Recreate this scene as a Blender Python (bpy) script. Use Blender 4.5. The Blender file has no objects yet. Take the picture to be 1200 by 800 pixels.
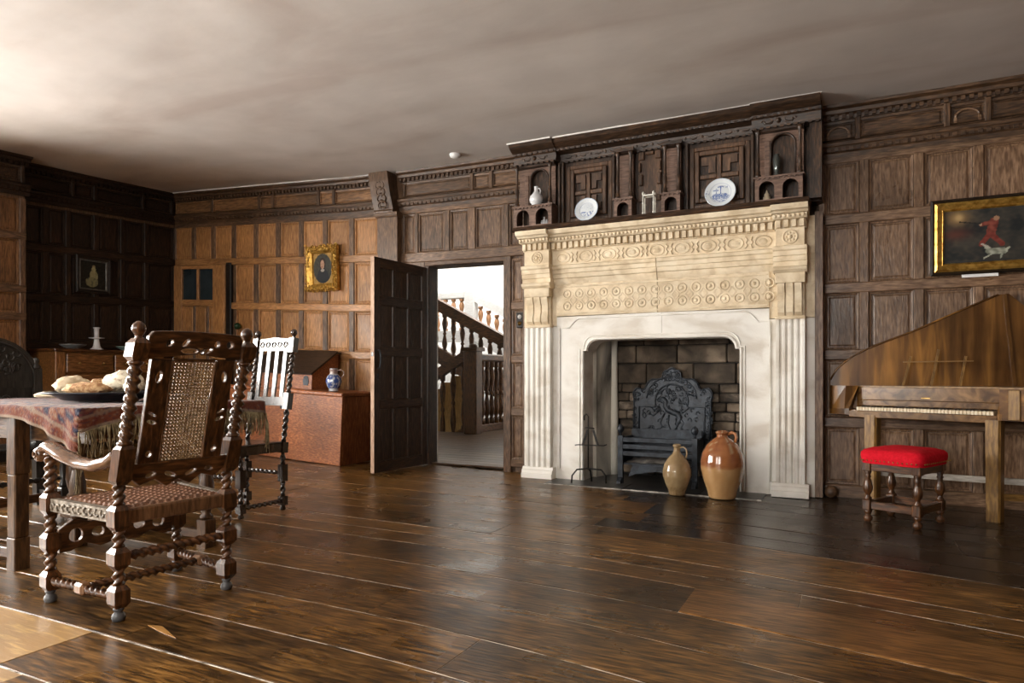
import bpy, bmesh, math, random
from mathutils import Vector, Matrix, noise
random.seed(7)
PI = math.pi
sc = bpy.context.scene
COL = sc.collection

# ---------------------------------------------------------------- camera
cam_d = bpy.data.cameras.new('camera')
cam = bpy.data.objects.new('camera', cam_d); COL.objects.link(cam)
cam.location = (0, 0, 0.95)
cam.rotation_euler = (PI/2, 0, math.radians(26.57))
cam_d.sensor_width = 36.0
cam_d.lens = 36.0*800/1200
cam_d.shift_y = 40/1200
cam_d.clip_start = 0.05
sc.camera = cam

# ---------------------------------------------------------------- light and exposure
sc.view_settings.view_transform = 'Standard'
sc.view_settings.look = 'None'
sc.view_settings.gamma = 1
sc.view_settings.use_curve_mapping = False
sc.view_settings.exposure = 0.78
w = bpy.data.worlds.new('daylight'); sc.world = w; w.use_nodes = True
w.node_tree.nodes['Background'].inputs[0].default_value = (0.80, 0.88, 1.0, 1)
w.node_tree.nodes['Background'].inputs[1].default_value = 0.6

def area(name, loc, direction, sx, sy, power, col=(1, 1, 1), spread=180):
    d = bpy.data.lights.new(name, 'AREA'); d.shape = 'RECTANGLE'
    d.size, d.size_y, d.energy, d.color = sx, sy, power, col
    d.spread = math.radians(spread)
    o = bpy.data.objects.new(name, d); COL.objects.link(o)
    o.location = loc
    o.rotation_euler = Vector(direction).to_track_quat('-Z', 'Y').to_euler()
    return o
# daylight: broad patches of sky outside the three windows of the left wall and the two of the front wall (all outside the frame)
DAY = (1.0, 0.96, 0.90)
area('sky_light', (-9.7, 0.6, 1.95), (1, 0.05, -0.04), 7.0, 3.4, 3400, DAY)
area('sky_light', (-2.8, -5.2, 2.2), (0.1, 1, -0.05), 5.0, 3.2, 850, DAY)
# the stair hall beyond the door: bright daylight from a tall stair window
area('hall_window_light', (-6.0, 12.3, 4.7), (0.0, 0.75, -.8), 4.0, 2.0, 270, (1, 0.98, 0.95))

# ---------------------------------------------------------------- sagging old house: how far floor and walls have risen here
_SX = [(-9.5, .30), (-7.85, .235), (-6.7, .165), (-4.86, .055), (-4.0, .030), (-3.0, .012), (-0.2, 0.0), (9, 0.0)]
def S(x, y):
    y = min(y, 6.6)
    f = min(1, max(0, (y-1.0)/4.95))
    for (a, da), (b, db) in zip(_SX, _SX[1:]):
        if x <= b or b == 9:
            t = min(1, max(0, (x-a)/(b-a)))
            return (da+(db-da)*t)*f
    return 0

# ---------------------------------------------------------------- materials
_M = {}
def M(name, c1, c2=None, scale=(8, 8, 8), rough=.5, bump=0.0, rnd=0.0, metal=0.0, coat=0.0, attr=False, detail=5,
      mott=0.0, spec=.5, c3=None, bscale=None, rvar=0.0, lo=.35, hi=.68, distort=0.4, sheen=0.0):
    if name in _M: return _M[name]
    m = bpy.data.materials.new(name); m.use_nodes = True; _M[name] = m
    nt = m.node_tree; N = nt.nodes; L = nt.links
    p = N['Principled BSDF']
    p.inputs['Roughness'].default_value = rough
    p.inputs['Metallic'].default_value = metal
    p.inputs['Specular IOR Level'].default_value = spec
    p.inputs['Coat Weight'].default_value = coat
    p.inputs['Coat Roughness'].default_value = .12
    if sheen: p.inputs['Sheen Weight'].default_value = sheen
    tc = N.new('ShaderNodeTexCoord'); oi = N.new('ShaderNodeObjectInfo')
    off = N.new('ShaderNodeVectorMath'); off.operation = 'MULTIPLY_ADD'
    off.inputs[1].default_value = (1, 1, 1)
    rv = N.new('ShaderNodeVectorMath'); rv.operation = 'SCALE'; rv.inputs['Scale'].default_value = 37.0
    cb = N.new('ShaderNodeCombineXYZ')
    for i in range(3): L.new(oi.outputs['Random'], cb.inputs[i])
    L.new(cb.outputs[0], rv.inputs[0]); L.new(tc.outputs['Object'], off.inputs[0]); L.new(rv.outputs[0], off.inputs[2])
    mp = N.new('ShaderNodeMapping'); mp.inputs['Scale'].default_value = scale
    L.new(off.outputs[0], mp.inputs[0])
    n1 = N.new('ShaderNodeTexNoise'); n1.inputs['Scale'].default_value = 1.0; n1.inputs['Detail'].default_value = detail
    n1.inputs['Distortion'].default_value = distort
    L.new(mp.outputs[0], n1.inputs['Vector'])
    if attr:
        at = N.new('ShaderNodeAttribute'); at.attribute_name = 'paint'
        colo = at.outputs['Color']
    else:
        rp = N.new('ShaderNodeValToRGB')
        rp.color_ramp.elements[0].position = lo; rp.color_ramp.elements[1].position = hi
        rp.color_ramp.elements[0].color = (*c1, 1); rp.color_ramp.elements[1].color = (*(c2 or c1), 1)
        if c3:
            e = rp.color_ramp.elements.new(.5*(lo+hi)); e.color = (*c3, 1)
        L.new(n1.outputs['Fac'], rp.inputs[0]); colo = rp.outputs['Color']
    if mott:
        n2 = N.new('ShaderNodeTexNoise'); n2.inputs['Scale'].default_value = 2.3; n2.inputs['Detail'].default_value = 3
        L.new(off.outputs[0], n2.inputs['Vector'])
        mr = N.new('ShaderNodeMapRange'); mr.inputs[1].default_value = .3; mr.inputs[2].default_value = .7
        mr.inputs[3].default_value = 1-mott; mr.inputs[4].default_value = 1+mott*.6
        L.new(n2.outputs['Fac'], mr.inputs[0])
        mx = N.new('ShaderNodeVectorMath'); mx.operation = 'SCALE'
        L.new(colo, mx.inputs[0]); L.new(mr.outputs[0], mx.inputs['Scale']); colo = mx.outputs[0]
    if rnd:
        mr2 = N.new('ShaderNodeMapRange'); mr2.inputs[3].default_value = 1-rnd; mr2.inputs[4].default_value = 1+rnd
        L.new(oi.outputs['Random'], mr2.inputs[0])
        mx2 = N.new('ShaderNodeVectorMath'); mx2.operation = 'SCALE'
        L.new(colo, mx2.inputs[0]); L.new(mr2.outputs[0], mx2.inputs['Scale']); colo = mx2.outputs[0]
    L.new(colo, p.inputs['Base Color'])
    if rvar:
        n3 = N.new('ShaderNodeTexNoise'); n3.inputs['Scale'].default_value = 3.1; n3.inputs['Detail'].default_value = 4
        L.new(off.outputs[0], n3.inputs['Vector'])
        mr3 = N.new('ShaderNodeMapRange'); mr3.inputs[1].default_value = .3; mr3.inputs[2].default_value = .7
        mr3.inputs[3].default_value = max(.02, rough-rvar); mr3.inputs[4].default_value = rough+rvar
        L.new(n3.outputs['Fac'], mr3.inputs[0]); L.new(mr3.outputs[0], p.inputs['Roughness'])
    if bump:
        b = N.new('ShaderNodeBump'); b.inputs['Strength'].default_value = bump; b.inputs['Distance'].default_value = .01
        if bscale:
            nb = N.new('ShaderNodeTexNoise'); nb.inputs['Scale'].default_value = bscale; nb.inputs['Detail'].default_value = 4
            L.new(off.outputs[0], nb.inputs['Vector']); L.new(nb.outputs['Fac'], b.inputs['Height'])
        else:
            L.new(n1.outputs['Fac'], b.inputs['Height'])
        L.new(b.outputs[0], p.inputs['Normal'])
    return m
GR = {'X': (12, 75, 75), 'Y': (75, 12, 75), 'Z': (75, 75, 12)}
def oak(ax):       # warm panelling oak
    return M('oak_panelling_'+ax, (.25, .112, .036), (.52, .265, .098), GR[ax], .46, .22, rnd=.15, mott=.26, c3=(.39, .188, .066), rvar=.10)
def oakd(ax):      # darker, more worn frame members
    return M('oak_frame_'+ax, (.060, .032, .017), (.21, .120, .064), GR[ax], .45, .25, rnd=.16, mott=.30, c3=(.125, .068, .035), rvar=.10)
def oakg(ax):      # greyed oak right of the chimneypiece
    return M('oak_grey_'+ax, (.095, .050, .026), (.27, .168, .100), GR[ax], .36, .28, rnd=.16, mott=.30, c3=(.175, .102, .058), rvar=.10)
def oakc(ax):      # near-black carved oak
    return M('oak_carved_'+ax, (.020, .010, .005), (.105, .053, .026), GR[ax], .42, .3, rnd=.15, mott=.3, c3=(.042, .023, .013))
def oakb(ax):      # oak with the shade of the recess put into its colour
    return M('oak_shade_'+ax, (.010, .006, .004), (.050, .026, .014), GR[ax], .5, .3, rnd=.2, mott=.3, c3=(.026, .014, .008), spec=.3)
def walnut(ax):    # chair timber
    return M('walnut_'+ax, (.028, .011, .004), (.175, .070, .023), GR[ax], .28, .12, mott=.25, c3=(.085, .033, .011), coat=.25)
def chestwood(ax):
    return M('chest_wood_'+ax, (.19, .058, .018), (.50, .180, .060), (30, 60, 90) if ax == 'X' else GR[ax], .40, .25, mott=.4, c3=(.33, .108, .034))
def spinetwood(ax):
    return M('spinet_walnut_'+ax, (.070, .028, .006), (.30, .138, .030), {'X': (1.4, 13, 13), 'Z': (13, 13, 1.2)}[ax], .24, .05, mott=.35, c3=(.135, .060, .015), coat=.2)
def honey(ax):
    return M('honey_oak_'+ax, (.13, .064, .015), (.33, .180, .048), GR[ax], .38, .15, mott=.2)
def hallwood(ax):
    return M('hall_oak_'+ax, (.030, .012, .004), (.17, .070, .020), GR[ax], .35, .15, mott=.3)
PLASTER = M('ceiling_plaster', (.50, .435, .395), (.63, .585, .55), (.55, 1.6, 1), .85, .2, mott=.08, c3=(.585, .535, .495), bscale=9, lo=.28, hi=.62, distort=.8, detail=7)
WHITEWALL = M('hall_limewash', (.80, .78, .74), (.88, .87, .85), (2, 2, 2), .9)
CREAM = M('stone_cream', (.60, .475, .31), (.84, .73, .545), (9, 9, 9), .75, .35, mott=.14, c3=(.76, .635, .45), bscale=60)
WSTONE = M('stone_white', (.68, .63, .55), (.90, .885, .83), (3, 3, 5), .7, .2, mott=.08, c3=(.85, .825, .765), bscale=40)
IRON = M('cast_iron', (.010, .013, .018), (.040, .050, .064), (20, 20, 20), .42, .35, metal=.35, mott=.2)
WIRON = M('wrought_iron', (.010, .009, .008), (.030, .026, .024), (20, 20, 20), .55, .2, metal=.5)
SLATE = M('hearth_slate', (.018, .017, .017), (.060, .056, .052), (5, 5, 5), .35, .3, rnd=.25, mott=.3)
GOLD = M('gilt', (.38, .20, .035), (.80, .50, .12), (25, 25, 25), .34, .3, metal=.75, mott=.2)
BLACKW = M('ebonised_wood', (.008, .006, .005), (.025, .018, .013), (10, 40, 40), .3, .1)
RED = M('red_cloth', (.60, .004, .014), (.74, .010, .028), (60, 60, 60), .85, .12, spec=.2)
BRASS = M('brass', (.35, .20, .06), (.55, .36, .12), (20, 20, 20), .3, .1, metal=1)
IVORY = M('ivory', (.62, .50, .33), (.80, .70, .52), (10, 10, 10), .4)
PAPER = M('paper', (.82, .82, .82), (.90, .90, .90), (5, 5, 5), .7)
CERAM = M('glazed_white', (.62, .64, .66), (.78, .79, .80), (6, 6, 6), .15, coat=.3)
PAINT = M('painted_surface', (.5, .5, .5), attr=True, rough=.6, spec=.25)
GLAZE = M('painted_glaze', (.5, .5, .5), attr=True, rough=.12, coat=.4)
CLOTHP = M('woven_carpet', (.5, .5, .5), attr=True, rough=.95, bump=.5, scale=(120, 120, 120), sheen=.2, spec=.15)
LEAD = M('dark_glass', (.010, .016, .020), (.030, .042, .048), (3, 3, 3), .12)
GAP = M('board_gap_pale', (.20, .16, .11), (.95, .88, .76), (11, 11, 11), .9, lo=.36, hi=.52)  # pale mottled base that shows in the gaps between boards
FRINGE = M('fringe_thread', (.16, .12, .06), (.42, .34, .19), (40, 40, 40), .95, rnd=.2)
CANE = M('cane', (.22, .125, .050), (.50, .33, .155), (60, 60, 60), .5, .2)

# ---------------------------------------------------------------- mesh builder
class B:
    def __init__(s, sag=False): s.v = []; s.f = []; s.sm = []; s.col = None; s.sag = sag; s.T = None
    def V(s, *p):
        if s.T: p = s.T(*p)
        s.v.append(tuple(p)); return len(s.v)-1
    def F(s, idx, smooth=False): s.f.append(tuple(idx)); s.sm.append(smooth)
    def box(s, x0, x1, y0, y1, z0, z1, n=1, ax=0):
        b = len(s.v)
        for i in range(n+1):
            t = i/n
            if ax == 0:
                x = x0+(x1-x0)*t; q = [(x, y0, z0), (x, y1, z0), (x, y1, z1), (x, y0, z1)]
            elif ax == 1:
                y = y0+(y1-y0)*t; q = [(x0, y, z0), (x0, y, z1), (x1, y, z1), (x1, y, z0)]
            else:
                z = z0+(z1-z0)*t; q = [(x0, y0, z), (x1, y0, z), (x1, y1, z), (x0, y1, z)]
            for p in q: s.V(*p)
        for i in range(n):
            a = b+4*i
            for k in range(4): s.F((a+k, a+(k+1) % 4, a+4+(k+1) % 4, a+4+k))
        s.F((b+3, b+2, b+1, b)); e = b+4*n; s.F((e, e+1, e+2, e+3))
        return s
    def cbox(s, x0, x1, y0, y1, z0, z1, c=.004):
        # chamfered box: three slabs of corner triples
        c = min(c, .49*min(abs(x1-x0), abs(y1-y0), abs(z1-z0)))
        ix = {}
        X = (x0, x1); Y = (y0, y1); Z = (z0, z1)
        for i in (0, 1):
            for j in (0, 1):
                for k in (0, 1):
                    sx, sy, sz = c*(1-2*i), c*(1-2*j), c*(1-2*k)
                    ix[i, j, k] = (s.V(X[i], Y[j]+sy, Z[k]+sz), s.V(X[i]+sx, Y[j], Z[k]+sz), s.V(X[i]+sx, Y[j]+sy, Z[k]))
        g = lambda i, j, k, a: ix[i, j, k][a]
        def quad(q, flip): s.F(q[::-1] if flip else q)
        for i in (0, 1):
            quad((g(i, 0, 0, 0), g(i, 1, 0, 0), g(i, 1, 1, 0), g(i, 0, 1, 0)), i == 0)
            quad((g(0, i, 0, 1), g(0, i, 1, 1), g(1, i, 1, 1), g(1, i, 0, 1)), i == 0)
            quad((g(0, 0, i, 2), g(1, 0, i, 2), g(1, 1, i, 2), g(0, 1, i, 2)), i == 0)
        for i in (0, 1):
            for j in (0, 1):
                quad((g(i, j, 0, 0), g(i, j, 1, 0), g(i, j, 1, 1), g(i, j, 0, 1)), (i+j) % 2 == 1)
                quad((g(i, 0, j, 2), g(i, 1, j, 2), g(i, 1, j, 0), g(i, 0, j, 0)), (i+j) % 2 == 0)
                quad((g(0, i, j, 1), g(1, i, j, 1), g(1, i, j, 2), g(0, i, j, 2)), (i+j) % 2 == 1)
                for k in (0, 1):
                    quad(ix[i, j, k], (i+j+k) % 2 == 0)
        return s
    def obox(s, p0, p1, w, h, up=(0, 0, 1)):      # bar between two points
        p0, p1 = Vector(p0), Vector(p1); d = (p1-p0).normalized()
        u = Vector(up); r = d.cross(u)
        if r.length < 1e-5: r = d.cross(Vector((0, 1, 0)))
        r.normalize(); u = r.cross(d)
        b = len(s.v)
        for p in (p0, p1):
            for a, c in ((-1, -1), (1, -1), (1, 1), (-1, 1)): s.V(*(p+r*(a*w/2)+u*(c*h/2)))
        for k in range(4): s.F((b+k, b+(k+1) % 4, b+4+(k+1) % 4, b+4+k))
        s.F((b+3, b+2, b+1, b)); s.F((b+4, b+5, b+6, b+7)); return s
    def lathe(s, prof, c=(0, 0, 0), n=16, ax=None, paint=None, smooth=True):
        # prof: list of (radius, height) ; ax: unit direction
        d = Vector(ax or (0, 0, 1)).normalized()
        q = Vector((0, 0, 1)).rotation_difference(d); c = Vector(c); b = len(s.v)
        for r, h in prof:
            for i in range(n):
                a = 2*PI*i/n
                s.V(*(c+q @ Vector((r*math.cos(a), r*math.sin(a), h))))
                if paint is not None:
                    s.col = s.col or []; s.col.append(paint(a, r, h))
        for j in range(len(prof)-1):
            for i in range(n):
                a = b+j*n+i; e = b+j*n+(i+1) % n
                s.F((a, e, e+n, a+n), smooth)
        if prof[0][0] > 1e-4: s.F(tuple(b+i for i in range(n))[::-1])
        if prof[-1][0] > 1e-4: s.F(tuple(b+(len(prof)-1)*n+i for i in range(n)))
        return s
    def tube(s, pts, r, n=8, close=False, twist=0.0, lobes=0, depth=.25, flat=1.0):
        pts = [Vector(p) for p in pts]; m = len(pts); b = len(s.v)
        rr = r if isinstance(r, (list, tuple)) else [r]*m
        prev = None; L = 0
        for i, p in enumerate(pts):
            if close: t = pts[(i+1) % m]-pts[i-1]
            else: t = pts[min(i+1, m-1)]-pts[max(i-1, 0)]
            t.normalize()
            if prev is None:
                u = t.orthogonal().normalized()
                up = Vector((0, 0, 1))
                if abs(t.z) < .9: u = (up-t*up.dot(t)).normalized()
            else:
                u = (prev-t*prev.dot(t)).normalized()
            prev = u; v = t.cross(u)
            if i: L += (p-pts[i-1]).length
            for k in range(n):
                a = 2*PI*k/n
                R = rr[i]
                if lobes: R *= 1-depth*.5+depth*.5*math.cos(lobes*(a-twist*L))
                s.V(*(p+u*(R*math.cos(a)*flat)+v*(R*math.sin(a))))
        for i in range(m if close else m-1):
            for k in range(n):
                a = b+i*n+k; e = b+i*n+(k+1) % n; i2 = ((i+1) % m)*n
                s.F((a, e, b+i2+(k+1) % n, b+i2+k), True)
        if not close:
            s.F(tuple(b+k for k in range(n))[::-1]); s.F(tuple(b+(m-1)*n+k for k in range(n)))
        return s
    def twist(s, p0, p1, r, pitch=.05, n=12, depth=.45, lobes=2, hand=1):
        p0, p1 = Vector(p0), Vector(p1); L = (p1-p0).length; m = max(6, int(L/pitch*9))
        pts = [p0.lerp(p1, i/m) for i in range(m+1)]
        e = 2
        rr = [r*(.72+.28*min(1, min(i, m-i)/e)) for i in range(m+1)]
        return s.tube(pts, rr, n, twist=hand*2*PI/(pitch*lobes), lobes=lobes, depth=depth)
    def prism(s, prof, x0, x1, n=1, mp=None):
        # extrude a closed (y,z) profile along x ; mp maps (x,y,z)
        b = len(s.v); k = len(prof); mp = mp or (lambda x, y, z: (x, y, z))
        for i in range(n+1):
            x = x0+(x1-x0)*i/n
            for y, z in prof: s.V(*mp(x, y, z))
        for i in range(n):
            for j in range(k):
                a = b+i*k+j; e = b+i*k+(j+1) % k
                s.F((a, e, e+k, a+k))
        s.F(tuple(b+j for j in range(k))[::-1]); s.F(tuple(b+n*k+j for j in range(k)))
        return s
    def plate(s, outer, holes, t, mp, bevel=0.0):
        # flat board of a given outline with piercings; mp maps (a,b,depth)
        cu = bpy.data.curves.new('outline', 'CURVE'); cu.dimensions = '2D'; cu.fill_mode = 'BOTH'
        cu.extrude = t/2-bevel; cu.bevel_depth = bevel; cu.bevel_resolution = 1 if bevel else 0
        if bevel: cu.offset = -bevel
        for lp in [outer]+list(holes):
            sp = cu.splines.new('POLY'); sp.points.add(len(lp)-1); sp.use_cyclic_u = True
            for pt, (a, b_) in zip(sp.points, lp): pt.co = (a, b_, 0, 1)
        ob_ = bpy.data.objects.new('outline', cu)
        me = bpy.data.meshes.new_from_object(ob_)
        b = len(s.v)
        for v in me.vertices: s.V(*mp(v.co.x, v.co.y, v.co.z+t/2))
        for p in me.polygons: s.F([b+i for i in p.vertices])
        bpy.data.objects.remove(ob_); bpy.data.curves.remove(cu); bpy.data.meshes.remove(me)
        return s
    def grid(s, nu, nv, fn, smooth=True, paint=None):
        b = len(s.v)
        for j in range(nv+1):
            for i in range(nu+1):
                s.V(*fn(i/nu, j/nv))
                if paint is not None:
                    s.col = s.col or []; s.col.append(paint(i/nu, j/nv))
        for j in range(nv):
            for i in range(nu):
                a = b+j*(nu+1)+i; s.F((a, a+1, a+nu+2, a+nu+1), smooth)
        return s
    def blob(s, c, r, n=12, m=8, fn=None, q=None):
        c = Vector(c); b = len(s.v)
        for j in range(m+1):
            ph = PI*j/m-PI/2
            for i in range(n):
                a = 2*PI*i/n; d = Vector((math.cos(ph)*math.cos(a), math.cos(ph)*math.sin(a), math.sin(ph)))
                k = fn(d) if fn else 1
                p = Vector((d.x*r[0], d.y*r[1], d.z*r[2]))*k
                s.V(*(c+(q @ p if q else p)))
        for j in range(m):
            for i in range(n):
                a = b+j*n+i; e = b+j*n+(i+1) % n; s.F((a, e, e+n, a+n), True)
        return s

def ob(name, b, mat, parent=None, loc=None, rot=None, label=None, cat=None, group=None, kind=None, fixn=False):
    me = bpy.data.meshes.new(name)
    vs = b.v
    if b.sag: vs = [(x, y, z+S(x, y)) for x, y, z in vs]
    me.from_pydata(vs, [], b.f); me.polygons.foreach_set('use_smooth', b.sm)
    if b.col:
        at = me.color_attributes.new('paint', 'FLOAT_COLOR', 'POINT')
        flat = []
        for c in b.col: flat += [c[0], c[1], c[2], 1.0]
        at.data.foreach_set('color', flat)
    if fixn:
        bm = bmesh.new(); bm.from_mesh(me); bmesh.ops.recalc_face_normals(bm, faces=bm.faces); bm.to_mesh(me); bm.free()
    me.materials.append(mat); me.update()
    o = bpy.data.objects.new(name, me); COL.objects.link(o)
    if parent: o.parent = parent
    if loc: o.location = loc
    if rot: o.rotation_euler = rot
    tag(o, label, cat, group, kind); return o
def tag(o, label=None, cat=None, group=None, kind=None):
    if label: o['label'] = label
    if cat: o['category'] = cat
    if group: o['group'] = group
    if kind: o['kind'] = kind
def thing(name, label, cat, loc=(0, 0, 0), rot=(0, 0, 0), group=None):
    o = bpy.data.objects.new(name, None); COL.objects.link(o); o.empty_display_size = .1
    o.location = loc; o.rotation_euler = rot if isinstance(rot, tuple) else (0, 0, rot)
    tag(o, label, cat, group); return o
def dup(root, loc=None, rot=None, label=None, parent=None):
    r = root.copy(); COL.objects.link(r)
    if parent is not None: r.parent = parent
    if loc is not None: r.location = loc
    if rot is not None: r.rotation_euler = rot
    if label: r['label'] = label
    for ch in list(root.children):
        c = ch.copy(); COL.objects.link(c); c.parent = r
        for g in ch.children:
            d = g.copy(); COL.objects.link(d); d.parent = c
    return r
def share(src, parent=None, loc=None, rot=None):
    o = src.copy(); COL.objects.link(o)
    if parent: o.parent = parent
    if loc is not None: o.location = loc
    if rot is not None: o.rotation_euler = rot
    return o
def arc(cx, cy, r, a0, a1, n): return [(cx+r*math.cos(math.radians(a0+(a1-a0)*i/n)), cy+r*math.sin(math.radians(a0+(a1-a0)*i/n))) for i in range(n+1)]
def circ(cx, cy, rx, ry=None, n=14): return [(cx+rx*math.cos(2*PI*i/n), cy+(ry or rx)*math.sin(2*PI*i/n)) for i in range(n)]

# ================================================================ STRUCTURE
CEIL = 3.055
# ---------- floor
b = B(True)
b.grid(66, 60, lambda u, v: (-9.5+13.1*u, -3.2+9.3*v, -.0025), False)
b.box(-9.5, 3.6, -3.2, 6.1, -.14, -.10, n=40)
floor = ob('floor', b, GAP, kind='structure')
FL_N = M('oak_floor', (.030, .015, .004), (.27, .134, .036), (9, 75, 75), .31, .16, rnd=.22, mott=.5, c3=(.120, .057, .015), rvar=.08, spec=.28)
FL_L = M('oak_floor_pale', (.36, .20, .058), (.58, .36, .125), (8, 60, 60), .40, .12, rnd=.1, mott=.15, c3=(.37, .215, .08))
FL_R = M('oak_floor_red', (.09, .042, .013), (.31, .148, .045), (9, 75, 75), .33, .14, rnd=.1, mott=.25, spec=.28)
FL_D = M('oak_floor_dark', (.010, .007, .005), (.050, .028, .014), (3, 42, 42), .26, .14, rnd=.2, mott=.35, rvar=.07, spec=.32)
def bend(x):
    t = (x+1.0)/.35
    sp = .35*(math.log1p(math.exp(t)) if t < 30 else t)
    return -.22*sp
seams = [-3.1, -2.6, -2.1, -1.65, -1.2, -.75, -.3, .1, .45, .85, 1.25, 1.57, 1.88, 2.19, 2.53, 2.86, 3.20, 3.40, 3.60, 3.90, 4.12, 4.36, 4.64, 5.02, 5.24, 5.50, 5.78, 6.06, 6.34, 6.60, 6.85, 7.15]
fixed = {10: [-2.52], 11: [-2.38, 1.2], 9: [-2.36, .5], 15: [-.63], 12: [-3.9, -1.2], 13: [-4.6, -1.75], 14: [-3.3, 1.7], 16: [-4.9, -.2], 18: [-1.95], 19: [-1.55]}
for i, (ya, yb) in enumerate(zip(seams, seams[1:])):
    cuts = [-9.4]+(fixed.get(i) or sorted(random.uniform(-8.5, 2.5) for _ in range(2)))+[3.5]
    if i >= 20: cuts = [-9.4, random.uniform(-6, -4), random.uniform(-1.7, -1.2), random.uniform(.3, 1.8), 3.5]
    for xa, xb in zip(cuts, cuts[1:]):
        if ya > 6: xa = max(xa, -.93+(ya-5.97)/.22)
        if xb-xa < .3: continue
        n = max(2, int((xb-xa)/.25)); g = random.uniform(.006, .010) if i > 14 else random.uniform(.005, .009)
        top = random.uniform(-.0012, .0012); wob = random.uniform(0, 50)
        mat = FL_N
        xm = .5*(xa+xb)
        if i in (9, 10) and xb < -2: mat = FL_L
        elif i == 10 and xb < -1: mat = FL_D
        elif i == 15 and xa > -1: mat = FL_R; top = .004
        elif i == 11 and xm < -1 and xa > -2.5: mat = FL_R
        elif i >= 20 and xa > -1.75: mat = FL_D  # darker boards paint in the shade on the floor near the spinet
        b = B(True)
        base = len(b.v)
        for k in range(n+1):
            x = xa+.0015+(xb-xa-.003)*k/n
            wv = lambda q: .006*noise.noise((x*.9, q*7.1, wob*0))
            y0 = ya+bend(x)+wv(ya)+g/2; y1 = yb+bend(x)+wv(yb)-g/2
            y0 = min(y0, 6.02); y1 = min(y1, 6.03)
            for (y, z) in ((y0, -.02), (y1, -.02), (y1, top-.002), (y1-.002, top), (y0+.002, top), (y0, top-.002)): b.V(x, y, z)
        for k in range(n):
            a = base+6*k
            for j in range(6): b.F((a+j, a+(j+1) % 6, a+6+(j+1) % 6, a+6+j))
        b.F([base+j for j in range(6)][::-1]); b.F([base+6*n+j for j in range(6)])
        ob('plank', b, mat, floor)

b = B(); pt = [(-2.398, 1.701), (-2.341, 1.719), (-2.191, 1.663), (-2.292, 1.677)]
for z in (-.004, .0035):
    for x, y in pt: b.V(x, y, z)
for j in range(4): b.F((j, (j+1) % 4, 4+(j+1) % 4, 4+j))
b.F(range(4)); b.F(range(4, 8)); ob('patch', b, M('oak_patch', (.34, .16, .04), (.52, .27, .08), (4, 50, 50), .4, .1), floor, fixn=True)
# ---------- ceiling
b = B()
def cz(u, v):
    x = -9.5+13.1*u; y = -3.3+9.6*v
    return (x, y, CEIL+S(x, y)+.012*noise.noise((x*.7, y*.7, 3))+.004*noise.noise((x*2.5, y*2.5, 1)))
b.grid(70, 50, cz)
nb = len(b.v)
for x, y in ((-9.5, -3.3), (3.6, -3.3), (3.6, 6.3), (-9.5, 6.3)): b.V(x, y, 3.6)
b.F((nb, nb+1, nb+2, nb+3))
ceiling = ob('ceiling', b, PLASTER, kind='structure')

# ---------- panelling kit: a wall face is given by mp(u, d, z): u along it, d out of it
def wall_bar(name, mp, u0, u1, z0, z1, d0, d1, mat, par, vert=False, ch=.006):
    b = B(True); n = 1 if vert else max(1, int(abs(u1-u0)/.45))
    prof = [(d0, z0), (d1-ch, z0), (d1, z0+ch), (d1, z1-ch), (d1-ch, z1), (d0, z1)] if not vert else None
    if vert:
        prof = [(u0, d0), (u0, d1-ch), (u0+ch, d1), (u1-ch, d1), (u1, d1-ch), (u1, d0)]
        base = len(b.v)
        for z in (z0, z1):
            for (u, d) in prof: b.V(*mp(u, d, z))
        for j in range(6): b.F((base+j, base+(j+1) % 6, base+6+(j+1) % 6, base+6+j))
        b.F([base+j for j in range(6)][::-1]); b.F([base+6+j for j in range(6)])
    else:
        b.prism(prof, u0, u1, n, mp)
    return ob(name, b, mat, par, fixn=True)
def wall_panel(mp, u0, u1, z0, z1, mat, par, name='panel'):
    b = B(True)
    # recessed field with a small worked moulding round it
    e, m = .0, .016
    rings = [(0, -.006), (.003, .010), (m, .006), (m+.003, -.007), (m+.010, -.007), (m+.022, -.001)]
    base = len(b.v)
    for o, d in rings:
        for u, z in ((u0+o, z0+o), (u1-o, z0+o), (u1-o, z1-o), (u0+o, z1-o)): b.V(*mp(u, d, z))
    for r in range(len(rings)-1):
        for k in range(4):
            a = base+4*r+k; c = base+4*r+(k+1) % 4; b.F((a, c, c+4, a+4))
    e = base+4*(len(rings)-1); b.F((e, e+1, e+2, e+3))
    return ob(name, b, mat, par)
def panelled(mp, cols, rows, par, pm, fm, sw=.055, d1=.018, ext=None, skip=(), stiles=True):
    # cols: stile centres; rows: rail centres from top to bottom
    for i, (ua, ub) in enumerate(zip(cols, cols[1:])):
        for j, (zt, zb) in enumerate(zip(rows, rows[1:])):
            if (i, j) in skip: continue
            wall_panel(mp, ua+sw/2, ub-sw/2, zb+sw/2, zt-sw/2, pm('Z'), par)
            if i and stiles and (i-1, j) not in skip:
                wall_bar('stile', mp, ua-sw/2, ua+sw/2, zb+sw/2, zt-sw/2, -.01, d1, fm('Z'), par, True)
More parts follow.
